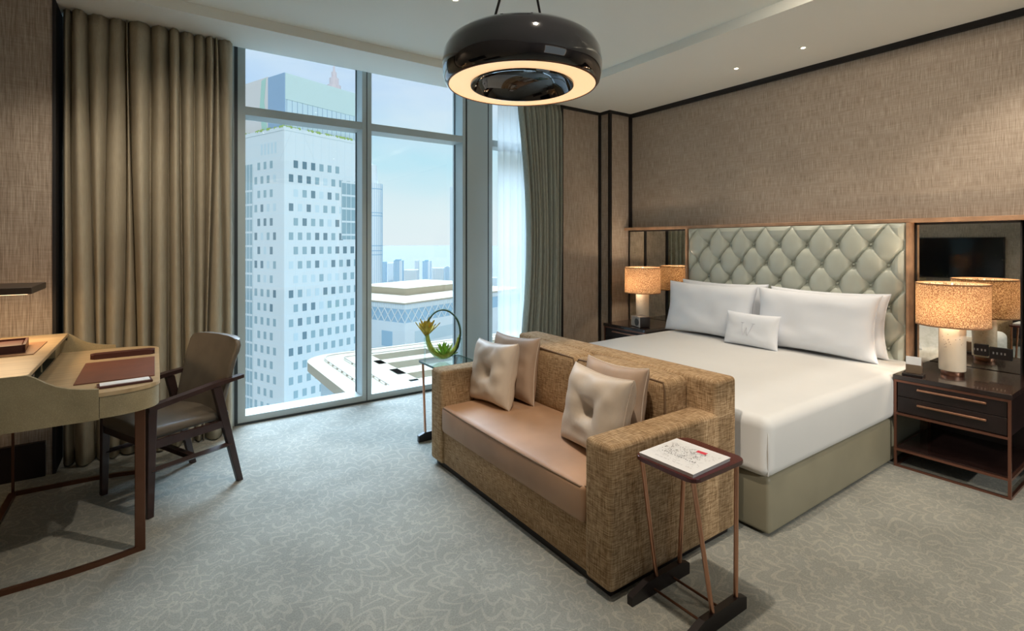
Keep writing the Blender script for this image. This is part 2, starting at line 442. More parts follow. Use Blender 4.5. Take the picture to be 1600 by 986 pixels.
# ------------------------------------------------------------ curtains
def curtain(name, label, x0, x1, y, folds, amp, mat, z1=ZC-.004, z0=.012, seed=1, drift=.02, sheer=False, edge=None):
    rnd = random.Random(seed); b = newbm()
    cuts = [0]
    for i in range(folds): cuts.append(cuts[-1]+rnd.uniform(.55, 1.75))
    cuts = [c/cuts[-1] for c in cuts]
    amps = [rnd.uniform(.55, 1.0) for _ in range(folds)]
    drifts = [rnd.uniform(-1, 1)*drift for _ in range(folds+1)]; drifts[0] = drifts[-1] = 0
    per = 14; NZ = 30; grid = []
    for j in range(NZ+1):
        t = j/NZ; tz = t**1.0; z = z0+(z1-z0)*(1-(1-tz)**1.0); row = []
        top = max(0, (z-(z1-.16))/.16)
        for i in range(folds):
            wob = lambda k: drifts[k]*math.sin(2.1*(1-t)*1.4+k)
            a = x0+(x1-x0)*cuts[i]+wob(i); c = x0+(x1-x0)*cuts[i+1]+wob(i+1)
            for k in range(per):
                s = k/per
                prof = math.sin(PI*s)**.72
                d = amp*amps[i]*prof*(1-.45*top**1.5)
                d *= 1+.12*math.sin(5*t+i*2.3)
                d += .006*top*math.sin(3*2*PI*s+i)   # small gathers under the heading
                xx = a+(c-a)*s
                if edge: xx = edge(xx, z)
                row.append(b.verts.new((xx, y-d+amp*.5, z)))
        xx = x1 if not edge else edge(x1, z)
        row.append(b.verts.new((xx, y+amp*.5, z))); grid.append(row)
    for j in range(NZ):
        for i in range(len(grid[0])-1): b.faces.new((grid[j][i], grid[j][i+1], grid[j+1][i+1], grid[j+1][i]))
    o = obj(name, b, mat, None, True, angle=180, origin=((x0+x1)/2, y, 0))
    if not sheer:
        s = o.modifiers.new('thickness', 'SOLIDIFY'); s.thickness = .004; s.offset = 0
    return tag(o, label, 'curtain')
curtain('curtain', 'floor length beige linen curtain in deep folds left of the tall window', -.475, .47, 4.22, 13, .15, 'curtain', seed=21, drift=.035)
curtain('curtain', 'grey green curtain beside the right hand fabric wall panel', 3.02, 3.56, 4.20, 11, .09, 'curtain_grey', seed=9, drift=.015,
        edge=lambda x, z: x+(3.555-x)*.0+(.10*math.sin(PI*min(1, z/2.88))*(3.555-x)/.45 if z < 2.88 else 0))
curtain('sheer_curtain', 'thin white sheer curtain at the narrow side window', 2.86, 3.5, 4.33, 9, .05, 'sheer', seed=12, drift=.01, sheer=True)

# ------------------------------------------------------------ headboard wall
HX = 4.39
b = newbm(); box(b, HX, XR, .55, 4.06, 1.545, 1.575, .003, 1)
tag(obj('wall_rail', b, 'wood_rail', None, origin=(4.45, 2.3, 1.545)), 'long thin walnut rail running above the headboard and mirrors', 'rail')
hb = thing('headboard', 'pale sage leather headboard with diamond button tufting behind the bed', 'headboard', (4.45, 2.285, 0))
obj('backing_panel', bx(4.40, 4.495, 1.375, 3.195, .0, 1.545), 'sage', hb)
Y0, Z0, PY, PZ = 1.606, 1.39, .2275, .152
b = newbm(); NY, NZ = 430, 250; ya, yb, za, zb = 1.385, 3.185, .50, 1.543; g = []
for j in range(NZ+1):
    z = za+(zb-za)*j/NZ; row = []
    for i in range(NY+1):
        y = ya+(yb-ya)*i/NY
        u = (y-Y0)/PY; v = (z-Z0)/PZ
        p = u+v/2; q = u-v/2
        top = v > 0
        sp, sq = abs(math.sin(PI*p)), abs(math.sin(PI*q))
        dp, dq = abs(p-round(p)), abs(q-round(q))
        nb = math.exp(-(dp*dp+dq*dq)/.07); d = .038*(sp**.28)*(1-(1-sq**.40)*(.42+.58*nb))
        r2 = (dp*dp+dq*dq)
        d -= .016*math.exp(-(dp/.045)**2)
        if v < .5: d -= .030*math.exp(-r2/.04)
        # soft pillow edge at the outline
        ed = min(y-ya, yb-y, zb-z)/.03
        if ed < 1: d = d*.75*max(0, ed)**.5+.004*max(0, ed)
        row.append(b.verts.new((4.377-d, y, z)))
    g.append(row)
for j in range(NZ):
    for i in range(NY): b.faces.new((g[j][i], g[j][i+1], g[j+1][i+1], g[j+1][i]))
obj('tufted_panel', b, 'sage', hb, True, angle=180)
btn = None
for rz_ in range(0, 6):
    z = Z0-PZ*rz_
    for k in range(-1, 9):
        y = Y0+PY*(k+(.5 if rz_ % 2 else 0))
        if 1.40 < y < 3.17:
            if btn is None:
                b = newbm(); bmesh.ops.create_uvsphere(b, u_segments=12, v_segments=8, radius=.009); bmesh.ops.scale(b, vec=(.6, 1, 1), verts=b.verts)
                btn = obj('button', b, 'sage', hb, True, world=False)
                c = btn
            else:
                c = btn.copy(); COL.objects.link(c)
            c.location = Vector((4.392, y, z))-hb.location
for ya, yb in ((1.358, 1.375), (3.193, 3.212)): obj('side_trim', bx(4.355, XR-.001, ya, yb, .0, 1.545), 'wood_rail', hb)

def mirror_panel(label, y0, y1):
    r = thing('mirror', label, 'mirror', (4.47, (y0+y1)/2, 0))
    obj('glass', bx(4.455, 4.47, y0+.008, y1-.008, .45, 1.54), 'mirror', r)
    b = newbm(); box(b, 4.45, XR, y0, y0+.009, .42, 1.545); box(b, 4.45, XR, y1-.009, y1, .42, 1.545); box(b, 4.45, XR, y0, y1, 1.53, 1.545); box(b, 4.45, XR, y0, y1, .42, .452)
    obj('mirror_frame', b, 'dark', r)
mirror_panel('antiqued mirror panel behind the bedside lamp nearest the camera', .80, 1.35)
mirror_panel('antiqued mirror panel behind the far bedside lamp', 3.215, 4.04)
tag(obj('wall_panel', bx(4.44, XR, .2, .79, .0, 1.545), 'espresso_front', None, origin=(4.47, .5, 0)), 'dark wood wall panel right of the near mirror', 'panel')
def socket(label, y, z, w_=.15, h=.075, dx=4.443):
    r = thing('wall_socket', label, 'socket', (dx, y, z), group='dark sockets mounted on the mirrors')
    obj('plate', bx(dx, 4.453, y-w_/2, y+w_/2, z-h/2, z+h/2, .002, 1), 'dark', r)
    b = newbm()
    for k in (-.025, -.008, .012, .03): box(b, dx-.0012, dx, y+k, y+k+.007, z-.006, z+.008)
    obj('markings', b, 'inkgrey', r)
socket('dark socket plate on the near mirror, hidden partly by the lamp base', .995, .70, .07)
socket('wide dark socket plate near the right end of the near mirror', .90, .69, .11)
socket('dark socket plate on the far mirror behind the radio', 3.42, .69, .10)

# ------------------------------------------------------------ bed
bed = thing('bed', 'large bed with white linen on a taupe leather base', 'bed', (3.4, 2.22, 0))
obj('bed_base', bx(2.385, 4.36, 1.29, 3.16, .012, .285, .02, 3), 'bedbase', bed, True)
b = newbm(); box(b, 2.355, 4.37, 1.272, 3.178, .283, .572, .055, 6)
bmesh.ops.subdivide_edges(b, edges=[e for e in b.edges if e.calc_length() > .5], cuts=24, use_grid_fill=True)
for v in b.verts:
    if v.co.z > .5:
        n_ = mnoise.noise(Vector((v.co.x*2.5, v.co.y*2.5, 0)))
        v.co.z += .006*n_
    elif v.co.z < .33 and v.co.x < 2.5:
        v.co.x -= .006
obj('mattress_cover', b, 'duvet', bed, True, angle=60)
b = newbm(); tube(b, [(2.372, 1.289, .30), (2.368, 1.286, .40), (2.372, 1.289, .50), (2.385, 1.302, .55)], .0028, 6)
obj('corner_seam', b, 'duvet', bed, True)

def pillow_bm(w_, h, t, n=30, pinch=.07, button=0, pw=.40, seed=0, wr=.004):
    """lies in the y-z plane, thickness along x, base at z=0"""
    b = newbm(); sides = []
    def P(u, v, s):
        y = u*w_/2*(1-pinch*(1-v*v)*abs(u)**2); z = v*h/2*(1-pinch*(1-u*u)*abs(v)**2)
        e_ = max(0, (1-u**4)*(1-v**4))**pw
        th = t/2*e_
        if button:
            r2 = (u*u+v*v)
            th -= t*.40*math.exp(-r2/.035)
            th -= t*.10*math.exp(-(min(abs(u-v), abs(u+v))**2)/.01)*math.exp(-r2/.25)
            th = max(th, .004)
        th += wr*e_*mnoise.noise(Vector((u*2.5+seed, v*2.5, s)))
        return Vector((-s*th, y, z+h/2*(1-pinch*0)))
    for s in (1, -1):
        g = [[None]*(n+1) for _ in range(n+1)]
        for j in range(n+1):
            for i in range(n+1):
                uu = math.sin(PI/2*(2*i/n-1)); vv = math.sin(PI/2*(2*j/n-1))
                if s == -1 and (i in (0, n) or j in (0, n)): g[j][i] = sides[0][j][i]
                else: g[j][i] = b.verts.new(P(uu, vv, s))
        sides.append(g)
        for j in range(n):
            for i in range(n): b.faces.new((g[j][i], g[j][i+1], g[j+1][i+1], g[j+1][i]))
    edge = [P(math.sin(PI/2*(2*i/n-1)), -1, 1) for i in range(n+1)]+[P(1, math.sin(PI/2*(2*j/n-1)), 1) for j in range(1, n+1)]+\
           [P(math.sin(PI/2*(1-2*i/n)), 1, 1) for i in range(1, n+1)]+[P(-1, math.sin(PI/2*(1-2*j/n)), 1) for j in range(1, n)]
    return b, edge, P
def pillow(name, label, cat, loc, w_, h, t, mat, tilt, rz=0, roll=0, button=0, pinch=.07, group=None, pipe=None, seed=0, wr=.004):
    r = thing(name, label, cat, loc, 0, group); r.rotation_euler = (roll, tilt, rz)
    b, edge, P = pillow_bm(w_, h, t, 30, pinch, button, seed=seed, wr=wr)
    obj('cover', b, mat, r, True, world=False, angle=180)
    b = newbm(); tube(b, edge, .0035, 6, closed=True); obj('edge_seam', b, pipe or mat, r, True, world=False)
    if button:
        b = newbm(); bmesh.ops.create_uvsphere(b, u_segments=12, v_segments=8, radius=.013); bmesh.ops.scale(b, vec=(.5, 1, 1), verts=b.verts)
        bmesh.ops.translate(b, vec=(-.006, 0, h/2), verts=b.verts); obj('button', b, mat, r, True, world=False)
    return r, P
GP = 'white bed pillows standing against the headboard'
pillow('pillow', 'white pillow at the back, nearest the headboard on the near side', 'pillow', (4.235, 1.868, .578), .86, .46, .14, 'pillow', .09, group=GP, pinch=.085, seed=1)
pillow('pillow', 'white pillow at the back, nearest the headboard on the far side', 'pillow', (4.235, 2.75, .578), .86, .47, .14, 'pillow', .09, group=GP, pinch=.085, seed=2)
pillow('pillow', 'large white pillow in front on the side of the near lamp', 'pillow', (4.04, 1.875, .577), .88, .465, .17, 'pillow', .17, group=GP, pinch=.085, seed=3, wr=.012)
pillow('pillow', 'large white pillow in front on the side of the far lamp', 'pillow', (4.04, 2.765, .577), .88, .465, .17, 'pillow', .17, group=GP, pinch=.085, seed=4, wr=.012)
r, P = pillow('lumbar_pillow', 'small white oblong cushion with a faint W monogram in the middle of the bed', 'cushion', (3.905, 2.275, .573), .46, .265, .11, 'pillow', .2, rz=-.05, seed=5)
b = newbm()
def mono(seq):
    pts = []
    for k in range(len(seq)-1):
        for s in range(5):
            u = seq[k][0]+(seq[k+1][0]-seq[k][0])*s/4; v = seq[k][1]+(seq[k+1][1]-seq[k][1])*s/4
            p = P(u, v, 1); pts.append((p.x-.001, p.y, p.z))
    tube(b, pts, .0025, 6)
mono([(.22, .38), (.14, -.38), (.03, .1), (-.02, -.38), (-.20, .38)])   # viewer sees +y on the left
mono([(.27, .38), (.15, .38)]); mono([(-.14, .38), (-.26, .38)])
obj('monogram', b, plain('embroidery_thread', (.62, .64, .70), .5), r, True, world=False)

# ------------------------------------------------------------ nightstands
def nightstand():
    r = thing('nightstand', 'x', 'nightstand', (0, 0, 0), 0, 'dark bedside tables with copper edged fronts')
    D, W, H = .62, .54, .575; x0, x1, y0, y1 = 0, D, 0, W
    obj('top', bx(x0-.005, x1, y0-.005, y1+.005, H-.03, H, .003, 1), 'espresso', r, world=False)
    b = newbm(); box(b, .018, x1, .016, W-.016, .345-.02, H-.03); obj('body', b, 'espresso_front', r, world=False)
    for z0, z1 in ((.345, .44), (.444, .535)):
        d = obj('drawer', bx(.006, .018, .018, W-.018, z0, z1, .001, 1), 'espresso_front', r, world=False)
        b = newbm(); zc = z1-.032; box(b, -.012, .006, .10, W-.12, zc-.006, zc+.006, .002, 1); obj('handle', b, 'brass', d, world=False)
    b = newbm(); t = .014
    for yy in (0, W-t):
        box(b, 0, t, yy, yy+t, 0.012, H-.03); box(b, x1-t, x1, yy, yy+t, 0.012, H-.03)
        box(b, t, x1-t, yy, yy+t, 0, .012); box(b, t, x1-t, yy, yy+t, .10, .114)
    box(b, 0, t, t, W-t, H-.044, H-.03); box(b, 0, t, t, W-t, .325, .339); box(b, 0, t, t, W-t, .10, .114); box(b, 0, t, 0, W, 0, .012); box(b, x1-t, x1, 0, W, 0, .012)
    obj('metal_frame', b, plain('rose_bronze', (.26, .12, .085), .3, .85) if 'rosebronze' not in M else M['rosebronze'], r, world=False)
    obj('shelf', bx(.014, x1-.005, .014, W-.014, .104, .12), 'espresso', r, world=False)
    obj('back_panel', bx(x1-.012, x1-.002, .014, W-.014, .12, .33), 'espresso_front', r, world=False)
    return r
ns = nightstand(); ns.location = (3.82, .73, 0); ns['label'] = 'dark bedside table with the speckled lamp and card holder, at the right edge'
n2 = copy_tree(ns); n2.location = (3.82, 3.27, 0); n2['label'] = 'dark bedside table with the radio, at the far side of the bed'

def table_lamp():
    r = thing('table_lamp', 'x', 'lamp', (0, 0, 0), 0, 'drum shade lamps on the bedside tables')
    b = newbm(); lathe(b, [(0, 0), (.055, 0), (.057, .003), (.057, .024), (.05, .026), (0, .026)], 40); obj('foot', b, 'brass', r, True, world=False)
    b = newbm(); lathe(b, [(0, .025), (.058, .025), (.066, .03), (.067, .04), (.067, .35), (.063, .358), (0, .36)], 48); obj('base', b, 'ceramic', r, True, world=False)
    b = newbm(); lathe(b, [(.182, .31), (.182, .57), (.179, .57), (.179, .31)], 72, closed=True); obj('lamp_shade', b, 'shade', r, True, world=False)
    b = newbm()
    for z in (.308, .566):
        c_ = newbm(); lathe(c_, [(.184, z), (.184, z+.008), (.177, z+.008), (.177, z)], 72, closed=True); obj('shade_ring', c_, 'shaderim', r, True, world=False)
    for k in range(3):
        a = k*2*PI/3+.5; tube(b, [(0, 0, .555), (.179*math.cos(a), .179*math.sin(a), .565)], .002, 6)
    obj('shade_spider', b, 'shaderim', r, True, world=False)
    b = newbm(); tube(b, [(0, 0, .36), (0, 0, .41)], .012, 12); bmesh.ops.create_uvsphere(b, u_segments=16, v_segments=10, radius=.03, matrix=Matrix.Translation((0, 0, .45)))
    tube(b, [(0, 0, .48), (0, 0, .575)], .004, 8)
    obj('bulb', b, 'paper', r, True, world=False)
    l = lamp('lamp_light', 'POINT', (0, 0, .53), 4.2, (1, .80, .58), shadow_soft_size=.03); l.parent = r
    l = lamp('lamp_light', 'POINT', (.0, .0, .395), 3.5, (1, .80, .58), shadow_soft_size=.02); l.parent = r; l.location = (-.09, 0, .42)
    return r
tl1 = table_lamp(); tl1.location = (4.11, 1.056, .575); tl1['label'] = 'lit bedside lamp with woven drum shade and speckled white cylinder base nearest the camera'
tl2 = copy_tree(tl1); tl2.location = (4.17, 3.60, .575); tl2['label'] = 'lit bedside lamp with woven drum shade beside the radio, far side'

# card holder
r = thing('card_holder', 'small brown card holder with a blank white card on the near bedside table', 'card holder', (3.88, 1.185, .575), .12)
obj('tray', bx(-.045, .045, -.052, .052, 0, .016, .002, 1), 'black', r, world=False)
obj('holder', bx(.0, .022, -.04, .04, .016, .085, .002, 1), plain('brown_holder', (.13, .085, .055), .45), r, world=False)
obj('card', bx(-.006, -.003, -.038, .038, .06, .118), 'paper', r, world=False)
obj('front_lip', bx(-.012, -.0062, -.038, .038, .016, .068), plain('brown_lip', (.16, .11, .07), .4), r, world=False)
# radio
r = thing('radio', 'small silver fronted table radio with round dial on the far bedside table', 'radio', (3.93, 3.43, .575), -.35)
obj('case', bx(-.04, .07, -.085, .085, .002, .105, .004, 2), 'black', r, True, world=False)
obj('front_panel', bx(-.047, -.04, -.084, .084, .004, .103, .002, 1), 'silver', r, world=False)
b = newbm(); bmesh.ops.create_cone(b, cap_ends=True, segments=32, radius1=.036, radius2=.034, depth=.008); bmesh.ops.rotate(b, matrix=Matrix.Rotation(PI/2, 3, 'Y'), verts=b.verts); bmesh.ops.translate(b, vec=(-.05, -.035, .053), verts=b.verts)
obj('speaker_dial', b, plain('dial_grey', (.07, .075, .08), .4), r, True, world=False)

# ------------------------------------------------------------ sofa
sf = thing('sofa', 'two seat tan tweed sofa with leather seat at the foot of the bed', 'sofa', (1.88, 2.2, 0))
SX0, SX1, SY0, SY1 = 1.45, 2.31, 1.41, 2.99
b = newbm(); box(b, SX0+.03, SX1-.03, SY0+.03, SY1-.03, 0, .035); obj('plinth', b, 'black', sf)
for y0 in (SY0, SY1-.15): obj('arm', bx(SX0, SX1-.02, y0, y0+.15, .03, .605, .022, 4), 'sofa', sf, True)
obj('back', bx(2.14, SX1, SY0, SY1, .03, .757, .022, 4), 'sofa', sf, True)
obj('front_panel', bx(SX0+.02, 1.62, SY0+.14, SY1-.14, .035, .235, .006, 2), 'sofa', sf, True)
obj('seat_deck', bx(1.6, 2.15, SY0+.14, SY1-.14, .05, .225), 'sofa', sf)
def soft_box(x0, x1, y0, y1, z0, z1, r, puff=.012, cuts=12):
    b = newbm(); box(b, x0, x1, y0, y1, z0, z1, r, 4)
    bmesh.ops.subdivide_edges(b, edges=[e for e in b.edges if e.calc_length() > .12], cuts=cuts, use_grid_fill=True)
    for v in b.verts:
        u = (v.co.x-x0)/(x1-x0); w2 = (v.co.y-y0)/(y1-y0); t = (v.co.z-z0)/(z1-z0)
        k = lambda s: max(0, min(1, 4*s*(1-s)))**.5
        v.co.z += puff*(1 if t > .5 else 0)*k(u)*k(w2)*(t-.5)*2
        v.co.x += puff*(u-.5)*2*k(w2)*k(t)*.8
    return b
obj('seat_cushion', soft_box(SX0-.002, 2.0, SY0+.152, SY1-.152, .236, .395, .022, .016), 'tan', sf, True, angle=70)
b = newbm(); y0, y1 = SY0+.156, SY1-.156
tube(b, [(1.95, y0+.003, .388), (SX0+.02, y0+.002, .388), (SX0+.002, y0+.02, .387)]+[(SX0+.002-.010*math.sin(PI*k/8), y0+(y1-y0)*k/8, .387) for k in range(1, 8)]+[(SX0+.002, y1-.02, .387), (SX0+.02, y1-.002, .388), (1.95, y1-.003, .388)], .0045, 8)
obj('seat_piping', b, 'piping', sf, True)
ym = (SY0+SY1)/2
for a, c in ((SY0+.155, ym-.003), (ym+.003, SY1-.155)):
    bc = obj('back_cushion', soft_box(1.975, 2.15, a, c, .385, .742, .03, .022), 'sofa', sf, True, angle=70)
    b = newbm(); X = 1.986
    tube(b, [(X-.004, a+.006, .42), (X-.008, a+.008, .70), (X-.004, a+.02, .736), (X-.014, (a+c)/2, .748), (X-.004, c-.02, .736), (X-.008, c-.008, .70), (X-.004, c-.006, .42)], .005, 8)
    obj('piping', b, 'piping', bc, True)
GC = 'cushions on the sofa'
pillow('throw_cushion', 'plain beige cushion at the back, window end of the sofa', 'cushion', (1.87, 2.69, .40), .42, .41, .12, 'satin2', .16, rz=.10, roll=-.03, group=GC, pinch=.10, seed=11, wr=.012, pipe='satin')
pillow('throw_cushion', 'plain beige cushion at the back, end of the sofa nearest the magazine table', 'cushion', (1.87, 1.83, .40), .49, .40, .12, 'satin2', .16, rz=-.16, roll=-.06, group=GC, pinch=.10, seed=12, wr=.012, pipe='satin')
pillow('throw_cushion', 'button tufted champagne cushion in front, window end of the sofa', 'cushion', (1.70, 2.685, .40), .40, .39, .15, 'satin', .22, rz=.06, roll=-.05, button=1, group=GC, pinch=.10, seed=13, wr=.014)
pillow('throw_cushion', 'button tufted champagne cushion in front, beside the near sofa arm', 'cushion', (1.70, 1.79, .40), .46, .39, .16, 'satin', .22, rz=-.14, roll=-.02, button=1, group=GC, pinch=.10, seed=14, wr=.014)

# ------------------------------------------------------------ side tables
def side_table(loc, flip, label, top_mat):
    """local: x 0..0.32, y 0..0.26; high end of the rods lean outwards"""
    r = thing('side_table', label, 'side table', loc, 0)
    W, D, H = .315, .262, .575
    b = newbm(); prism(b, rrect(.0, W+.01, -.008, D+.008, .035), H-(.016 if top_mat == 'burgundy' else .010), H, .003); obj('table_top', b, top_mat, r, world=False)
    bar = [( -.03, 0), (W+.01, 0), (W+.01, .045), (W-.04, .062), (.06, .062), (-.03, .035)]
    for y in (-.008, D-.015):
        b = newbm(); a = [b.verts.new((x, y, z)) for x, z in bar]; c = [b.verts.new((x, y+.026, z)) for x, z in bar]
        b.faces.new(a[::-1]); b.faces.new(c)
        for i in range(6): b.faces.new((a[i], a[(i+1) % 6], c[(i+1) % 6], c[i]))
        obj('foot_bar', b, 'black', r, world=False)
    zt = H-.012
    for y, yt in ((.004, .016), (D-.004, D-.014)):
        for xb, xt in ((.125, .025), (.27, .295)):
            b = newbm(); tube(b, [(xb, y, .045), (xt, yt, zt)], .0085, 14); obj('rod', b, 'brass', r, True, world=False)
    for x in (.10, .22):
        b = newbm(); tube(b, [(x, .01, .02), (x, D-.01, .02)], .005, 10); obj('stretcher', b, 'bronze', r, True, world=False)
    return r
side_table((1.535, 1.102, 0), 0, 'small burgundy topped table with copper rods, holding the magazine', 'burgundy')
ft = side_table((1.845, 3.337, 0), 0, 'small glass topped table with slim metal rods beside the window', 'tableglass')
ft.rotation_euler[2] = PI
b = newbm(); o_ = rrect(-.002, .327, -.010, .272, .036); i_ = rrect(.003, .322, -.005, .267, .032)
for zz in (.5645, .5755): pass
vo_ = [[b.verts.new((x, y, z)) for x, y in q] for q, z in ((o_, .5642), (o_, .5758), (i_, .5758), (i_, .5642))]
for a in range(4):
    A1, A2 = vo_[a], vo_[(a+1) % 4]
    for i in range(len(A1)): b.faces.new((A1[i], A1[(i+1) % len(A1)], A2[(i+1) % len(A1)], A2[i]))
obj('glass_edge', b, plain('green_glass_edge', (.03, .09, .07), .1), ft, world=False)

# magazine
mg = thing('magazine', 'square white magazine with sketch cover and red mark on the burgundy table', 'magazine', (1.665, 1.232, .575), .03)
obj('pages', bx(-.118, .118, -.118, .118, 0.0, .012), 'paper', mg, world=False)
obj('cover', bx(-.12, .12, -.12, .12, .012, .0132), 'paper', mg, world=False)
rnd = random.Random(3); zc = .0134
def strip(b, x, y, w_, h, a=0):
    c, s = math.cos(a), math.sin(a)
    b.faces.new([b.verts.new((x+dx*c-dy*s, y+dx*s+dy*c, zc)) for dx, dy in ((-w_/2, -h/2), (w_/2, -h/2), (w_/2, h/2), (-w_/2, h/2))])
b1, b2 = newbm(), newbm()
for k in range(260):
    x = rnd.uniform(-.07, .085); y = rnd.uniform(-.10, .10)
    if rnd.random() < .6+x*3 or abs(y) < .07: strip(b2, x, y, rnd.uniform(.003, .02), rnd.uniform(.0004, .0012), rnd.uniform(-.9, .9)+(PI/2 if rnd.random() < .5 else 0))
for k in range(16): strip(b1, -.03+rnd.uniform(-.004, .004), -.065+k*.0095, rnd.uniform(.004, .009), rnd.uniform(.002, .007), rnd.uniform(-.6, .6))
for k in range(110): strip(b1, rnd.uniform(-.02, .065), rnd.uniform(-.06, .10), rnd.uniform(.002, .014), rnd.uniform(.0008, .0022), rnd.uniform(-1.5, 1.5))
obj('cover_drawing', b2, 'inkgrey', mg, world=False); obj('cover_sketch', b1, 'ink', mg, world=False)
b = newbm(); strip(b, .072, -.028, .022, .04, .1); obj('red_mark', b, 'red', mg, world=False)
# small line of title lettering along the lower edge of the cover (illegible in the photograph)
b = newbm()
for k in range(17):
    if k in (3, 9): continue
    y = -.085+k*.0095; strip(b, -.083, y, .007, .0011); strip(b, -.083+rnd.choice((-.003, 0, .003)), y+.0022, .0011, .0045)
    if k % 2: strip(b, -.083, y+.0045, .007, .0011)
obj('title_line', b, 'inkgrey', mg, world=False)

# ------------------------------------------------------------ vase
vs = thing('vase', 'tall clear glass hoop standing on the glass side table, holding the flowers', 'vase', (1.66, 3.225, .575), math.radians(-40))
A_, B_ = .130, .178; cz = .188
b = newbm(); pts = [(A_*math.cos(a), 0, cz+B_*math.sin(a)) for a in [2*PI*k/64 for k in range(64)]]
# flat glass ring, wide across
ins = [(A_-.010)*1.0, (B_-.010)]
n = 72; ringv = []
for k in range(n):
    a = 2*PI*k/n; row = []
    for (sx_, yy) in ((1, -.02), (1, .02), (.955, .02), (.955, -.02)):
        row.append(b.verts.new((A_*sx_*math.cos(a), yy, cz+B_*sx_*math.sin(a))))
    ringv.append(row)
for k in range(n):
    r0, r1 = ringv[k], ringv[(k+1) % n]
    for q in range(4): b.faces.new((r0[q], r0[(q+1) % 4], r1[(q+1) % 4], r1[q]))
obj('glass_hoop', b, 'vaseglass', vs, True, world=False)
for sx_ in (-1, 1):
    b = newbm(); box(b, sx_*A_*1.0-.003, sx_*A_*1.0+.003, -.018, .018, 0, .16); obj('glass_leg', b, 'vaseglass', vs, world=False)
fl = thing('flower', 'yellow green bloom on a long curled stem inside the glass hoop', 'flower', (1.66, 3.225, .575), math.radians(-40))
b = newbm(); pts = []; rad = []
for k in range(61):
    a = math.radians(168-k*(312/60.)); pts.append((A_*.94*math.cos(a), .004*math.sin(3*a), cz+B_*.945*math.sin(a))); rad.append(.0045+.0045*(k/60))
tube(b, pts, rad, 10); obj('stem', b, 'stem', fl, True, world=False)
b = newbm()
for off, sc_ in ((0, 1), (.010, .96), (-.010, .93)):
    pts = []; rad = []
    for k in range(40):
        a = math.radians(182+k*(170/39.)); t = k/39
        pts.append((A_*.90*sc_*math.cos(a), off, cz+B_*.92*sc_*math.sin(a)+(.02*t*t if off == 0 else 0))); rad.append(.005+.013*math.sin(PI*min(1, t*.9+.1)))
    tube(b, pts, rad, 10, flat=1.3)
obj('leaf', b, 'palegreen', fl, True, world=False)
def bloom(parent, c, nn, L, ang0, ang1, mat, wid=.014, seed=1, name='petals', lean=0):
    rnd = random.Random(seed); b = newbm()
    for k in range(nn):
        a = 2*PI*k/nn*2.4+rnd.uniform(-.2, .2); el = math.radians(ang0+(ang1-ang0)*k/nn); l_ = L*rnd.uniform(.85, 1.1)
        d = Vector((math.cos(a)*math.cos(el), math.sin(a)*math.cos(el), math.sin(el))); d.rotate(Matrix.Rotation(lean, 3, 'Y'))
        side = d.cross(Vector((0, 0, 1))).normalized(); nrm = side.cross(d)
        rows = []
        for s in range(7):
            t = s/6; ww = wid*math.sin(PI*(t*.82+.12))**.8*(1 if t < 1 else .05); p = Vector(c)+d*l_*t+nrm*(.010*t*t)
            rows.append([b.verts.new(p-side*ww+nrm*.003), b.verts.new(p-nrm*.002), b.verts.new(p+side*ww+nrm*.003)])
        for s in range(6):
            for q in range(2): b.faces.new((rows[s][q], rows[s][q+1], rows[s+1][q+1], rows[s+1][q]))
    o = obj(name, b, mat, parent, True, world=False); o.modifiers.new('t', 'SOLIDIFY').thickness = .0015; return o
bloom(fl, (-A_*.93, 0, cz-.02), 18, .125, 40, 80, 'petal', .019, 2)
bloom(fl, (-A_*.93, 0, cz-.01), 9, .095, 62, 88, 'petal2', .014, 5, 'inner_petals')
su = thing('succulent', 'small bright green spiky rosette at the bottom of the glass hoop', 'plant', (1.66, 3.225, .575+.026), math.radians(-40))
bloom(su, (.004, 0, 0), 24, .100, 14, 86, 'green', .013, 8, 'leaves')

# ------------------------------------------------------------ pendant lamp
pc = Vector((1.527, 2.10, 2.195))
pl = thing('pendant_lamp', 'large glossy black ring shaped pendant lamp with glowing underside', 'pendant lamp', pc)
b = newbm(); lathe(b, [(.358, 0), (.372, .012), (.383, .05), (.386, .10), (.380, .155), (.362, .195), (.33, .222), (.28, .236), (.15, .242), (0, .243)], 96, c=pc)
obj('housing', b, 'gloss', pl, True, angle=60)
b = newbm(); lathe(b, [(.358, .0), (.352, .006), (.246, .006)], 96, c=pc); obj('diffuser', b, 'diffuser', pl, True)
b = newbm(); lathe(b, [(.252, .004), (.250, -.004), (.244, -.004), (.236, .02), (.215, .055), (.17, .09), (.10, .112), (0, .12)], 96, c=pc); obj('inner_bowl', b, 'gloss', pl, True, angle=60)
b = newbm(); lathe(b, [(.36, -.001), (.362, .004), (.356, .006), (.354, -.001)], 96, c=pc, closed=True); obj('rim', b, 'bronze', pl, True)
for a in (-YAW+.9, -YAW+.9+PI):
    b = newbm(); tube(b, [pc+Vector((.22*math.cos(a), .22*math.sin(a), .235)), pc+Vector((.04*math.cos(a), .04*math.sin(a), ZT-pc.z-.02))], .006, 10); obj('hanging_rod', b, 'black', pl, True)
b = newbm(); lathe(b, [(0, ZT), (.09, ZT), (.09, ZT-.03), (0, ZT-.03)], 40, c=(pc.x, pc.y, 0)); obj('canopy', b, 'black', pl, True)

pl.scale = (1.04, 1.04, 1.0)
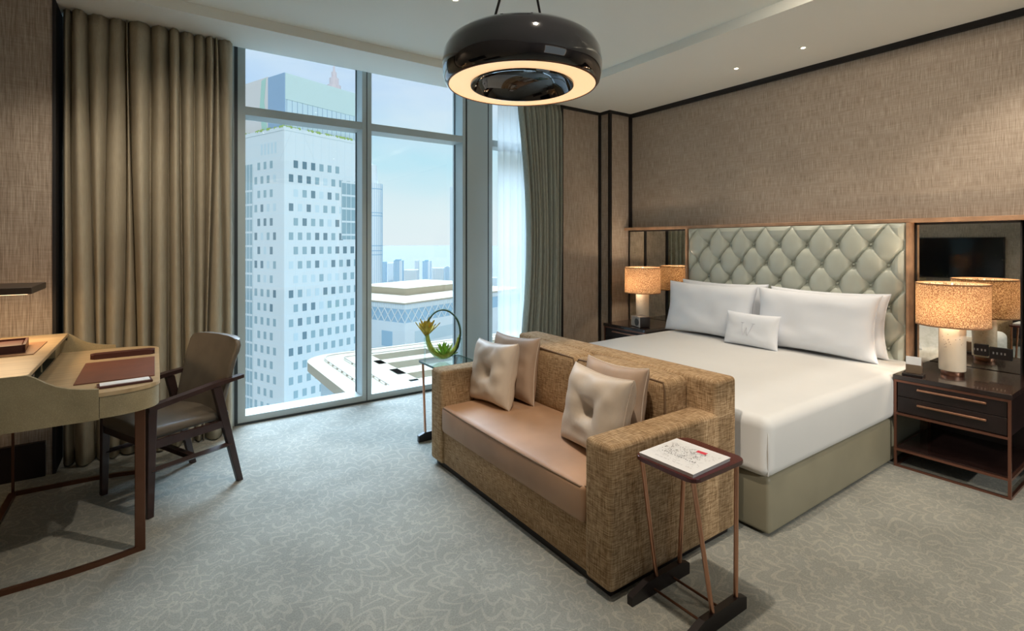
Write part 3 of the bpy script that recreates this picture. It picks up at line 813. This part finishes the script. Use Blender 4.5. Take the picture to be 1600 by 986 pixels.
# ------------------------------------------------------------ downlights
GD = 'small recessed ceiling downlights'
def downlight(x, y, z, e_, lab, col=WARM, size=2.0, blend=.6, tilt=(0, 0)):
    r = thing('ceiling_downlight', lab, 'downlight', (x, y, z), group=GD)
    b = newbm(); lathe(b, [(.022, -.001), (.030, -.003), (.032, 0), (.022, 0)], 24, c=(x, y, z), closed=True); obj('trim_ring', b, 'white', r, True)
    b = newbm(); lathe(b, [(0, -.0012), (.014, -.0012)], 20, c=(x, y, z)); obj('lens', b, 'bulb', r)
    l = lamp('spot', 'SPOT', (x, y, z-.02), e_, col, (tilt[0], tilt[1], 0), spot_size=size, spot_blend=blend, shadow_soft_size=.03)
    l.parent = r; l.location = (0, 0, -.02)
downlight(4.04, 2.47, ZC, 30, 'ceiling downlight over the middle of the bed, the lower left one of the pair', size=1.15, blend=1)
downlight(4.03, 1.92, ZC, 30, 'ceiling downlight over the near half of the bed, the upper right one of the pair', size=1.15, blend=1)
downlight(1.57, 2.88, ZT, 28, 'ceiling downlight at the top edge, above left of the pendant')
downlight(1.25, 1.30, ZT, 125, 'ceiling downlight in front of the sofa, out of frame')
downlight(2.5, .4, ZT, 24, 'added ceiling downlight over the near carpet, out of frame')  # unseen spot added for room brightness
downlight(-.45, 3.3, ZT, 22, 'added ceiling downlight above the desk, out of frame')  # another unseen spot added for brightness
downlight(.22, 2.8, ZT, 62, 'added ceiling spot washing the curtain, out of frame', tilt=(.72, 0), size=1.35, blend=1)  # unseen spot added to brighten the curtain
downlight(3.9, .6, ZC, 39, 'added ceiling downlight above the near bedside table, out of frame')  # unseen, added to lift the room brightness

for yy, lab in ((1.0, 'added ceiling fill spot towards the near end of the bed wall, out of frame'), (-.4, 'added ceiling fill spot behind the camera towards the bed wall, out of frame')):
    downlight(2.7, yy, ZT, 46, lab, size=2.2, blend=1, tilt=(.35, -.75))  # unseen fill spots added to brighten the bed wall
# ------------------------------------------------------------ desk
dk = thing('desk', 'beige shagreen writing desk with curved end and raised rear compartment', 'desk', (-.3, 3.36, 0))
DX0, DX1, DY0, DY1 = -.70, .02, 2.79, 3.94
def desk_outline(x0, x1, y0, y1, r, n=12):
    """square at the back, an easy curve at both front corners"""
    o = [(x0, y1), (x0, y0)]
    rx, ry = .21, .13
    for k in range(n+1):
        a = -PI/2+PI/2*k/n; o.append((x1-rx+rx*math.cos(a), y0+ry+ry*math.sin(a)))
    for k in range(n+1):
        a = PI/2*k/n; o.append((x1-rx+rx*math.cos(a), y1-ry+ry*math.sin(a)))
    return o
b = newbm(); prism(b, desk_outline(DX0, DX1, DY0, DY1, 0), .745, .762, .002); obj('desktop', b, 'desktop', dk)
b = newbm(); prism(b, desk_outline(DX0, DX1-.004, DY0+.004, DY1-.004, 0), .652, .745, .002); obj('apron', b, 'shagreen', dk, True, angle=30)
b = newbm(); box(b, -.196, -.193, DY0+.0025, DY0+.01, .655, .76); obj('drawer_gap', b, 'black', dk)
prof = [(DX0, .652), (-.195, .652), (-.195, .782), (-.215, .784), (-.25, .788), (-.29, .797), (-.33, .812), (-.365, .834), (-.395, .858), (-.42, .873), (DX0, .875)]
for y0, y1 in ((DY0-.012, DY0+.004), (DY1-.004, DY1+.012)):
    b = newbm(); a = [b.verts.new((x, y0, z)) for x, z in prof]; c = [b.verts.new((x, y1, z)) for x, z in prof]
    b.faces.new(a[::-1]); b.faces.new(c)
    for i in range(len(prof)): j = (i+1) % len(prof); b.faces.new((a[i], a[j], c[j], c[i]))
    obj('side_panel', b, 'shagreen', dk)
obj('upper_top', bx(DX0, -.415, DY0+.004, DY1-.004, .856, .873, .002, 1), 'desktop', dk)
b = newbm(); box(b, DX0, -.45, DY0+.004, DY0+.16, .762, .856); box(b, DX0, -.45, DY1-.18, DY1-.004, .762, .856); box(b, DX0, DX0+.015, DY0, DY1, .762, .856)
obj('compartment', b, 'shagreen', dk)
b = newbm(); box(b, DX0+.016, -.452, DY0+.162, DY1-.182, .7625, .765); box(b, DX0+.016, DX0+.02, DY0+.162, DY1-.182, .765, .855); box(b, DX0+.016, -.43, DY0+.162, DY1-.182, .850, .8555)
obj('compartment_lining', b, plain('dark_green_lining', (.03, .035, .022), .6), dk)
b = newbm(); box(b, -.449, -.44, DY0+.16, DY0+.165, .762, .856); box(b, -.46, -.455, DY0+.6, DY0+.606, .762, .856); obj('divider', b, 'shagreen', dk)
b = newbm(); box(b, -.414, -.409, DY0+.05, DY0+.085, .848, .858); box(b, -.414, -.409, DY1-.11, DY1-.085, .848, .858); obj('hinge', b, 'black', dk)
for Y, s in ((2.885, 1), (3.845, -1)):
    b = newbm()
    box(b, -.075, -.035, Y-.01, Y+.01, .0, .652, .003, 1)
    obj('leg', b, 'bronze', dk)
    b = newbm(); pts = [(-.045, Y), (-.07, Y-.004*s), (-.12, Y-.018*s), (-.2, Y-.036*s), (-.3, Y-.05*s), (-.64, Y-.06*s)]
    out = [(x, y-.009) for x, y in pts]+[(x, y+.009) for x, y in reversed(pts)]
    prism(b, out, 0, .022); obj('floor_bar', b, 'bronze', dk)
    b = newbm(); box(b, -.65, -.638, Y-.06*s-.006, Y-.06*s+.006, 0, .652); obj('leg', b, 'bronze', dk)
b = newbm(); box(b, -.66, -.63, 2.83, 3.9, 0, .022); obj('rear_floor_bar', b, 'bronze', dk)
# things on the desk
tag(obj('desk_blotter', bx(-.30, -.0, 3.0, 3.50, .762, .767, .002, 1), 'blotter', None, origin=(-.18, 3.25, .762)), 'flat brown leather desk pad in the middle of the writing surface', 'desk pad')
BL = bpy.data.objects['desk_blotter']
b = newbm(); prism(b, rrect(-.29, .0, 3.60, 3.66, .02), .762, .790, .006)
tag(obj('pen_tray', b, 'blotter_dark', None, origin=(-.14, 3.63, .762)), 'long dark leather pen roll at the rear of the desk', 'pen case')
r = thing('notepad', 'white notepad in a dark leather tray near the front edge of the desk', 'notepad', (-.11, 2.905, .762), math.radians(6))
obj('tray', bx(-.10, .10, -.035, .04, 0, .010, .002, 1), 'blotter_dark', r, world=False)
obj('paper_sheet', bx(-.09, .09, -.028, .032, .010, .013), 'paper', r, world=False)
tag(obj('leather_mat', bx(-.66, -.47, 3.28, 3.66, .873, .877, .001, 1), plain('tan_mat', (.30, .16, .08), .5), None, origin=(-.56, 3.47, .873)), 'tan leather mat on the raised rear part of the desk', 'mat')
r = thing('leather_tray', 'dark brown leather stationery tray on the tan mat', 'tray', (-.60, 3.46, .877), .1)
b = newbm(); x0, x1, y0, y1 = -.08, .08, -.13, .12
box(b, x0, x1, y0, y1, 0, .010); box(b, x0, x0+.01, y0, y1, .01, .038); box(b, x1-.01, x1, y0, y1, .01, .038); box(b, x0, x1, y0, y0+.01, .01, .038); box(b, x0, x1, y1-.01, y1, .01, .038)
obj('tray_body', b, 'blotter_dark', r, world=False)
obj('notebook', bx(-.065, .065, -.11, .10, .010, .03, .003, 1), 'blotter_dark', r, world=False)
# wall lamp slab
r = thing('wall_lamp', 'flat dark rectangular wall lamp head projecting at the left edge above the desk', 'wall lamp', (-.65, 3.64, 1.146))
obj('lamp_head', bx(-.798, -.50, 3.44, 3.85, 1.148, 1.182, .002, 1), plain('taupe_metal', (.085, .062, .048), .4, .3), r)
obj('lamp_lens', bx(-.78, -.52, 3.46, 3.83, 1.145, 1.148), emit('lamp_glow', (1, .7, .4), 2.5), r)
l = lamp('wall_lamp_light', 'AREA', (0, 0, -.01), 2.2, (1, .68, .38), shape='RECTANGLE', size=.26, size_y=.36); l.parent = r

# ------------------------------------------------------------ armchair (local +x is the front)
ch = thing('armchair', 'dark wood armchair with taupe leather seat and back at the desk', 'chair', (.075, 3.515, 0), math.atan2(-.43, -.9))
def limb(p0, p1, w0, w1, d0, d1, name='leg', mat='chairwood', r=.004):
    """tapered square bar; w across y, d along x"""
    b = newbm(); vs = []
    for (x, y, z), w_, d in ((p0, w0, d0), (p1, w1, d1)):
        vs.append([b.verts.new((x+sx_*d/2, y+sy*w_/2, z)) for sx_, sy in ((-1, -1), (1, -1), (1, 1), (-1, 1))])
    b.faces.new(vs[0][::-1]); b.faces.new(vs[1])
    for i in range(4): b.faces.new((vs[0][i], vs[0][(i+1) % 4], vs[1][(i+1) % 4], vs[1][i]))
    bmesh.ops.bevel(b, geom=b.edges[:], offset=r, segments=2, profile=.5, affect='EDGES')
    return obj(name, b, mat, ch, world=False)
CW = .245
for s in (-1, 1):
    limb((.225, s*CW, 0), (.215, s*CW, .575), .028, .032, .032, .044)
    limb((-.255, s*CW, 0), (-.115, s*CW, .585), .028, .030, .034, .050)
    # arm: gently dropping to the front
    b = newbm(); pts = [(-.27, .615), (-.10, .600), (.06, .578), (.235, .555)]; rings = []
    for i, (x, z) in enumerate(pts):
        ww = (.022, .024, .024, .022)[i]; hh = (.010, .012, .012, .014)[i]
        rings.append([b.verts.new((x, s*CW+a*ww, z+c*hh)) for a, c in ((-1, -1), (1, -1), (1, 1), (-1, 1))])
    b.faces.new(rings[0][::-1]); b.faces.new(rings[-1])
    for i in range(3):
        for k in range(4): b.faces.new((rings[i][k], rings[i][(k+1) % 4], rings[i+1][(k+1) % 4], rings[i+1][k]))
    obj('armrest', b, 'chairwood', ch, world=False)
    b = newbm(); tube(b, [(.22, s*CW, .235), (-.20, s*CW, .235)], .014, 4, flat=1.6); obj('stretcher', b, 'chairwood', ch, world=False)
    b = newbm(); box(b, -.18, .22, s*CW-.012, s*CW+.012, .345, .385); obj('seat_rail', b, 'chairwood', ch, world=False)
b = newbm(); box(b, .0, .03, -CW, CW, .225, .25); obj('cross_stretcher', b, 'chairwood', ch, world=False)
b = newbm(); box(b, .205, .228, -CW, CW, .345, .385); box(b, -.17, -.15, -CW, CW, .345, .385); obj('seat_rail', b, 'chairwood', ch, world=False)
b = newbm(); box(b, -.21, .245, -.225, .225, .385, .445, .02, 4)
bmesh.ops.subdivide_edges(b, edges=[e for e in b.edges if e.calc_length() > .2], cuts=8, use_grid_fill=True)
for v in b.verts:
    if v.co.z > .41: v.co.z += .012*math.cos(v.co.y/.225*PI/2)-.02*(.245-v.co.x)/.455
obj('seat', b, 'chairleather', ch, True, world=False)
# back: curved upholstered panel, raked, wider at top
b = newbm(); NU, NV = 16, 14; gr = []
outer = []
for j in range(NV+1):
    v = j/NV; z = .37+v*.47
    hw = .222+.034*v; 
    if v > .9: hw -= .03*((v-.9)/.1)**2
    rake = -.175-.10*v-.02*v*v; row = []
    th = .052-.012*v
    for i in range(NU*2):
        a = 2*PI*i/(NU*2)
        # rounded rectangle section
        ex, ey = math.cos(a), math.sin(a)
        yy = hw*math.copysign(abs(ey)**.35, ey); xx = th/2*math.copysign(abs(ex)**.45, ex)
        xx += .035*(yy/hw)**2   # wraps forward at the sides
        zz = z+(.0)-(.012*(yy/hw)**4 if v > .8 else 0)
        row.append(b.verts.new((rake+xx, yy, zz)))
    gr.append(row)
L2 = NU*2
for j in range(NV):
    for i in range(L2): b.faces.new((gr[j][i], gr[j][(i+1) % L2], gr[j+1][(i+1) % L2], gr[j+1][i]))
b.faces.new(gr[0][::-1]); topf = b.faces.new(gr[-1])
bmesh.ops.bevel(b, geom=list(topf.edges), offset=.010, segments=3, profile=.5, affect='EDGES')
obj('backrest', b, 'chairleather', ch, True, world=False, angle=50)

# ------------------------------------------------------------ television and console (seen in the mirror)
tv = thing('television', 'wall mounted black flat television seen in the near mirror', 'television', (-.77, 2.3, 1.1))
obj('screen', bx(-.772, -.766, 1.93, 3.02, .90, 1.47), 'tv', tv)
b = newbm(); box(b, -.799, -.772, 1.915, 3.035, .885, 1.485, .003, 1); box(b, -.772, -.764, 1.915, 1.93, .885, 1.485); box(b, -.772, -.764, 3.02, 3.035, .885, 1.485); box(b, -.772, -.764, 1.915, 3.035, 1.47, 1.485); box(b, -.772, -.764, 1.915, 3.035, .885, .90)
obj('bezel', b, 'black', tv)
r = thing('console', 'low dark console under the television, seen in the near mirror', 'console', (-.6, 2.1, 0))
obj('body', bx(-.79, -.62, 1.2, 2.3, .12, .60, .004, 1), 'espresso_front', r); obj('top', bx(-.79, -.61, 1.19, 2.31, .60, .63), 'espresso', r)
for y in (1.25, 2.25):
    for x in (-.77, -.64):
        obj('leg', bx(x-.015, x+.015, y-.015, y+.015, 0, .12), 'bronze', r)

# ------------------------------------------------------------ outside
GZ = EYE-78
X_ = {}
def ext(n, c, rough=.8, spec=.3): X_[n] = plain('ext_'+n, c, rough, spec=spec); return X_[n]
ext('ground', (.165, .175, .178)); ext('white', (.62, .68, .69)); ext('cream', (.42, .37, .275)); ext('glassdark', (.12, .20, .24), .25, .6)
ext('glassmid', (.25, .37, .41), .3, .6); ext('glasspale', (.50, .62, .66), .4); ext('haze', (.60, .70, .74)); ext('haze2', (.33, .50, .62)); ext('haze3', (.66, .73, .75))  # haze tones: distance haze is put into these pale facade colours
ext('mural', (.62, .60, .58)); ext('muralgreen', (.38, .58, .50)); ext('bluepanel', (.26, .38, .52), .5); ext('palegreen', (.50, .62, .60)); ext('pink', (.62, .55, .57)); ext('plant', (.30, .42, .12)); ext('line', (.40, .36, .30))
o = obj('ground', bx(-6000, 9000, 60, 16000, GZ-1, GZ), X_['ground']); o['kind'] = 'structure'

# near tower
TP = cam2w(-54.3, 122, 0); TP.z = GZ
tw = thing('tower', 'tall pale concrete office tower with staggered square windows filling the left window', 'building', TP, math.radians(21.1))
EH = EYE-GZ    # eye height above local zero
U, V = 24.5, 32
obj('facade', bx(0, U, 0, V, 0, EH+27.3), X_['white'], tw, world=False)
obj('parapet', bx(-.15, U+.15, -.15, V+.15, EH+27.0, EH+27.9), X_['white'], tw, world=False)
obj('glass_storey', bx(.9, U-.5, .9, V-.5, EH+27.3, EH+34.7), X_['glasspale'], tw, world=False)
b = newbm()
for k in range(16): box(b, .84, .9, 1.2+k*1.9, 1.32+k*1.9, EH+27.9, EH+34.7); box(b, 1.2+k*1.42, 1.30+k*1.42, .84, .9, EH+27.9, EH+34.7)
box(b, .82, U-.5, .82, .9, EH+31, EH+31.15); box(b, .82, .9, .82, V-.5, EH+31, EH+31.15)
obj('mullions', b, X_['bluepanel'], tw, world=False)
obj('roof_screen', bx(.75, U-.4, .75, V-.4, EH+34.7, EH+41), X_['palegreen'], tw, world=False)
obj('blue_screen', bx(.55, .8, .75, 7.8, EH+27.9, EH+41), X_['bluepanel'], tw, world=False)
mu = obj('mural', bx(.55, .8, 7.8, V-.6, EH+28.0, EH+41.2), X_['mural'], tw, world=False)
b = newbm(); rnd = random.Random(5)
prism(b, [(0, 0), (2.4, 0), (3.4, 6), (2.6, 12.5), (.6, 12.8), (1.4, 7)], -.03, 0)
bmesh.ops.rotate(b, matrix=Matrix(((0, 0, 1), (1, 0, 0), (0, 1, 0))), verts=b.verts); bmesh.ops.translate(b, vec=(.53, 8.0, EH+28.2), verts=b.verts)
obj('mural_stripe', b, X_['muralgreen'], mu, world=False)
b = newbm()
for k in range(90):
    if k < 45: x, y = -.3, rnd.uniform(0, V)
    else: x, y = rnd.uniform(0, U), -.3
    bmesh.ops.create_icosphere(b, subdivisions=1, radius=rnd.uniform(.18, .5), matrix=Matrix.Translation((x+.4, y+.4, EH+27.9)))
o = obj('roof_plants', b, X_['plant'], tw, world=False); o['kind'] = 'stuff'
b = newbm()
for k in range(30):
    z = EH+24.6-3.5*k
    box(b, 0, U, -.02, .01, z, z+.09); box(b, -.02, .01, 0, V, z, z+.09)
for k in range(10): box(b, .6+2.4*k, .68+2.4*k, -.02, .01, 0, EH+27)
obj('panel_joints', b, X_['haze'], tw, world=False)
# windows
def panel_mesh(name, mat, axis):
    b = newbm()
    if axis == 'u': box(b, -.58, .58, -.04, .02, -.92, .92)
    else: box(b, -.04, .02, -.58, .58, -.92, .92)
    me = bpy.data.meshes.new(name); b.to_mesh(me); b.free(); me.materials.append(mat); return me
wmesh = {(a, q): panel_mesh('window', X_[q], a) for a in 'uv' for q in ('glassdark', 'glassmid', 'glasspale')}
spots = []
rnd = random.Random(11)
for j in range(0, 21):
    z = EH+19.2-3.5*j
    for k in range(9):
        u = (1.8 if j % 2 else 3.05)+2.4*k
        if u > U-1.2: continue
        if u > 16.5 and 2 <= j <= 5 or (u > 16.5 and j == 0): continue
        spots.append(('u', u, z))
    for k in range(4):
        v = (4.0 if j % 2 else 5.4)+2.75*k
        if v > 12.6: continue
        spots.append(('v', v, z))
def near(s): return (0 if s[0] == 'u' else 1)*6+abs(s[2]-EH)*.6+s[1]*.9
order = sorted(spots, key=near)
rest = newbm()
for i, (a, p, z) in enumerate(order):
    q = rnd.choices(('glassdark', 'glassmid', 'glasspale'), (.4, .35, .25))[0]
    if i < 98:
        o = bpy.data.objects.new('window', wmesh[(a, q)]); COL.objects.link(o); o.parent = tw
        o.location = (p, 0, z) if a == 'u' else (0, p, z)
    else:
        if a == 'u': box(rest, p-.58, p+.58, -.04, .02, z-.92, z+.92)
        else: box(rest, -.04, .02, p-.58, p+.58, z-.92, z+.92)
o = obj('windows', rest, X_['glassmid'], tw, world=False); o['kind'] = 'stuff'
b = newbm(); box(b, 16.3, U-1, -.05, .02, EH-4+5, EH+16); box(b, -.05, .02, 13.6, V-.3, 0, EH+20)
gb = obj('curtain_wall', b, X_['glassmid'], tw, world=False)
b = newbm()
for k in range(5): box(b, 16.3, U-1, -.09, -.05, EH+2+3.5*k, EH+2.5+3.5*k)
for k in range(27): box(b, -.09, -.05, 13.6, V-.3, 3.5*k, 3.5*k+.5)
for k in range(8): box(b, -.09, -.05, 13.6+k*1.4, 13.75+k*1.4, 0, EH+20)
for k in range(5): box(b, 16.3+k*1.5, 16.42+k*1.5, -.09, -.05, EH+1, EH+16)
obj('spandrels', b, X_['white'], gb, world=False)
b = newbm()
for k in range(5): box(b, -.02, .0, 3.2+k*1.5, 4.0+k*1.5, EH+21.8, EH+24.5)
obj('slot_windows', b, X_['glasspale'], tw, world=False)

# stepped spire behind
sp_ = atpx(522, 380, 420); sp_.z = GZ
r = thing('spire_tower', 'faint pinkish stepped spire rising behind the near tower', 'building', sp_)
b = newbm(); H0 = EYE-GZ
for k, (rr, h0, h1) in enumerate(((9, 0, 192), (7.4, 192, 200), (5.6, 200, 207), (3.8, 207, 213), (2.2, 213, 218))):
    lathe(b, [(rr, h0), (rr, h1), (rr*.8, h1)], 12); 
obj('stepped_body', b, X_['pink'], r, world=False)
b = newbm(); lathe(b, [(1.4, 217), (0, 228)], 8); obj('spire', b, X_['pink'], r, world=False)

# twin tower behind mullion (lattice top)
p = atpx(581, 380, 520); p.z = GZ
r = thing('tall_tower', 'slender pale blue tower with lattice bands just right of the central mullion', 'building', p, math.radians(20))
H1 = EYE-GZ
b = newbm(); lathe(b, [(10.5, 0), (10.5, H1+60), (0, H1+60)], 28); lathe(b, [(6, H1+60), (5, H1+79), (0, H1+80)], 20); obj('shaft', b, X_['haze3'], r, True, world=False, angle=40)
b = newbm(); lathe(b, [(.4, H1+79), (.1, H1+88)], 6); obj('mast', b, X_['haze'], r, world=False)
b = newbm()
for h in (H1+54, H1+30, H1+27, H1-8, H1-3, H1-12): lathe(b, [(10.7, h), (10.7, h+.9), (10.4, h+.9), (10.4, h)], 28, closed=True)
for k in range(28):
    a = 2*PI*k/28; tube(b, [(10.6*math.cos(a), 10.6*math.sin(a), 5), (10.6*math.cos(a), 10.6*math.sin(a), H1+60)], .18, 4)
obj('ribs', b, X_['haze2'], r, world=False)

# gate block
gp = atpx(632.5, 380, 290); gp.z = GZ
r = thing('gate_block', 'broad white low building with a blue diamond lattice band beyond the podium', 'building', gp, math.radians(21.1))
G = EYE-GZ
obj('walls', bx(0, 120, 0, 70, 0, G-45.5), X_['haze3'], r, world=False)
obj('glass_band', bx(.4, 120, .4, 70, G-45.5, G-37.8), X_['haze2'], r, world=False)
obj('upper_storey', bx(0, 120, 0, 70, G-37.8, G-34.6), X_['white'], r, world=False)
obj('cornice', bx(-1.0, 121, -1.0, 71, G-34.6, G-33.8), X_['cream'], r, world=False)
obj('penthouse', bx(30, 100, 30, 80, G-33.8, G-29.4), X_['cream'], r, world=False)
b = newbm()
for k in range(12):
    for s in (0, 1):
        a, c = (k*5.6, (k+1)*5.6) if s == 0 else ((k+1)*5.6, k*5.6)
        tube(b, [(a, .1, G-45.5), (c, .1, G-37.8)], .33, 4); tube(b, [(.1, a, G-45.5), (.1, c, G-37.8)], .33, 4)
obj('lattice', b, X_['white'], r, world=False)
b = newbm()
for k in range(36): box(b, k*1.9+.6, k*1.9+1.2, -.12, .02, G-37.4, G-35); box(b, -.12, .02, k*1.9+.6, k*1.9+1.2, G-37.4, G-35)
obj('fins', b, X_['haze'], r, world=False)
obj('entrance_glass', bx(-.1, .05, 10, 19, G-60, G-51), X_['haze2'], r, world=False)
obj('street_glass', bx(8, 60, -.1, .05, G-58, G-51), X_['glasspale'], r, world=False)

# podium roof (lined up with our own building)
pr = cam2w(-29.75, 72, -16)
r = thing('podium_roof', 'cream flat podium roof with a rounded corner and open beams just below the window', 'roof', (pr.x, pr.y, GZ))
zt = EYE-16
obj('podium_wall', bx(pr.x+2.2, pr.x+120, 20, pr.y-2.2, GZ, zt-1.6), X_['glasspale'], r)
b = newbm(); x0, y1 = pr.x, pr.y; R = 4.5
# frame made of beams with openings
def slab(xa, xb, ya, yb): box(b, xa, xb, ya, yb, zt-1.2, zt)
out = [(x0+R-R*math.cos(a), y1-R+R*math.sin(a)) for a in [PI/2*k/8 for k in range(9)]]
poly = [(x0, 20)]+out+[(x0+120, y1), (x0+120, y1-4.6), (x0+7.5, y1-4.6), (x0+7.5, 20)]
prism(b, poly, zt-1.2, zt)
for ya, yb in ((y1-10.5, y1-8.2), (y1-17, y1-14), (y1-23, y1-20)): slab(x0+7.5, x0+120, ya, yb)
for k in range(12): slab(x0+7.5+k*9.5, x0+8.6+k*9.5, 20, y1-4.6)
obj('roof_slab', b, X_['cream'], r)
obj('lower_deck', bx(x0+7.5, x0+120, 20, y1-4.6, zt-2.6, zt-2.2), X_['cream'], r)
b = newbm()
for off in (2.2, 4.6):
    rr = max(.5, R-off); pts = [(x0+off, 20, zt+.25)]+[(x0+off+rr-rr*math.cos(a), y1-off-rr+rr*math.sin(a), zt+.25) for a in [PI/2*k/6 for k in range(7)]]+[(x0+40, y1-off, zt+.25)]
    tube(b, pts, .07, 5)
    for k in range(26): box(b, x0+off-.09, x0+off+.09, y1-off-4-k*2, y1-off-3.8-k*2, zt, zt+.25)
obj('rail', b, X_['line'], r)
# low terraces between podium and gate block
tag(obj('terrace', bx(60, 200, 120, 170, GZ, GZ+14, 0), X_['cream'], None, origin=(130, 145, GZ)), 'low cream terrace building between the podium and the lattice building', 'building')

# skyline
GS = 'distant hazy high rise buildings on the skyline'
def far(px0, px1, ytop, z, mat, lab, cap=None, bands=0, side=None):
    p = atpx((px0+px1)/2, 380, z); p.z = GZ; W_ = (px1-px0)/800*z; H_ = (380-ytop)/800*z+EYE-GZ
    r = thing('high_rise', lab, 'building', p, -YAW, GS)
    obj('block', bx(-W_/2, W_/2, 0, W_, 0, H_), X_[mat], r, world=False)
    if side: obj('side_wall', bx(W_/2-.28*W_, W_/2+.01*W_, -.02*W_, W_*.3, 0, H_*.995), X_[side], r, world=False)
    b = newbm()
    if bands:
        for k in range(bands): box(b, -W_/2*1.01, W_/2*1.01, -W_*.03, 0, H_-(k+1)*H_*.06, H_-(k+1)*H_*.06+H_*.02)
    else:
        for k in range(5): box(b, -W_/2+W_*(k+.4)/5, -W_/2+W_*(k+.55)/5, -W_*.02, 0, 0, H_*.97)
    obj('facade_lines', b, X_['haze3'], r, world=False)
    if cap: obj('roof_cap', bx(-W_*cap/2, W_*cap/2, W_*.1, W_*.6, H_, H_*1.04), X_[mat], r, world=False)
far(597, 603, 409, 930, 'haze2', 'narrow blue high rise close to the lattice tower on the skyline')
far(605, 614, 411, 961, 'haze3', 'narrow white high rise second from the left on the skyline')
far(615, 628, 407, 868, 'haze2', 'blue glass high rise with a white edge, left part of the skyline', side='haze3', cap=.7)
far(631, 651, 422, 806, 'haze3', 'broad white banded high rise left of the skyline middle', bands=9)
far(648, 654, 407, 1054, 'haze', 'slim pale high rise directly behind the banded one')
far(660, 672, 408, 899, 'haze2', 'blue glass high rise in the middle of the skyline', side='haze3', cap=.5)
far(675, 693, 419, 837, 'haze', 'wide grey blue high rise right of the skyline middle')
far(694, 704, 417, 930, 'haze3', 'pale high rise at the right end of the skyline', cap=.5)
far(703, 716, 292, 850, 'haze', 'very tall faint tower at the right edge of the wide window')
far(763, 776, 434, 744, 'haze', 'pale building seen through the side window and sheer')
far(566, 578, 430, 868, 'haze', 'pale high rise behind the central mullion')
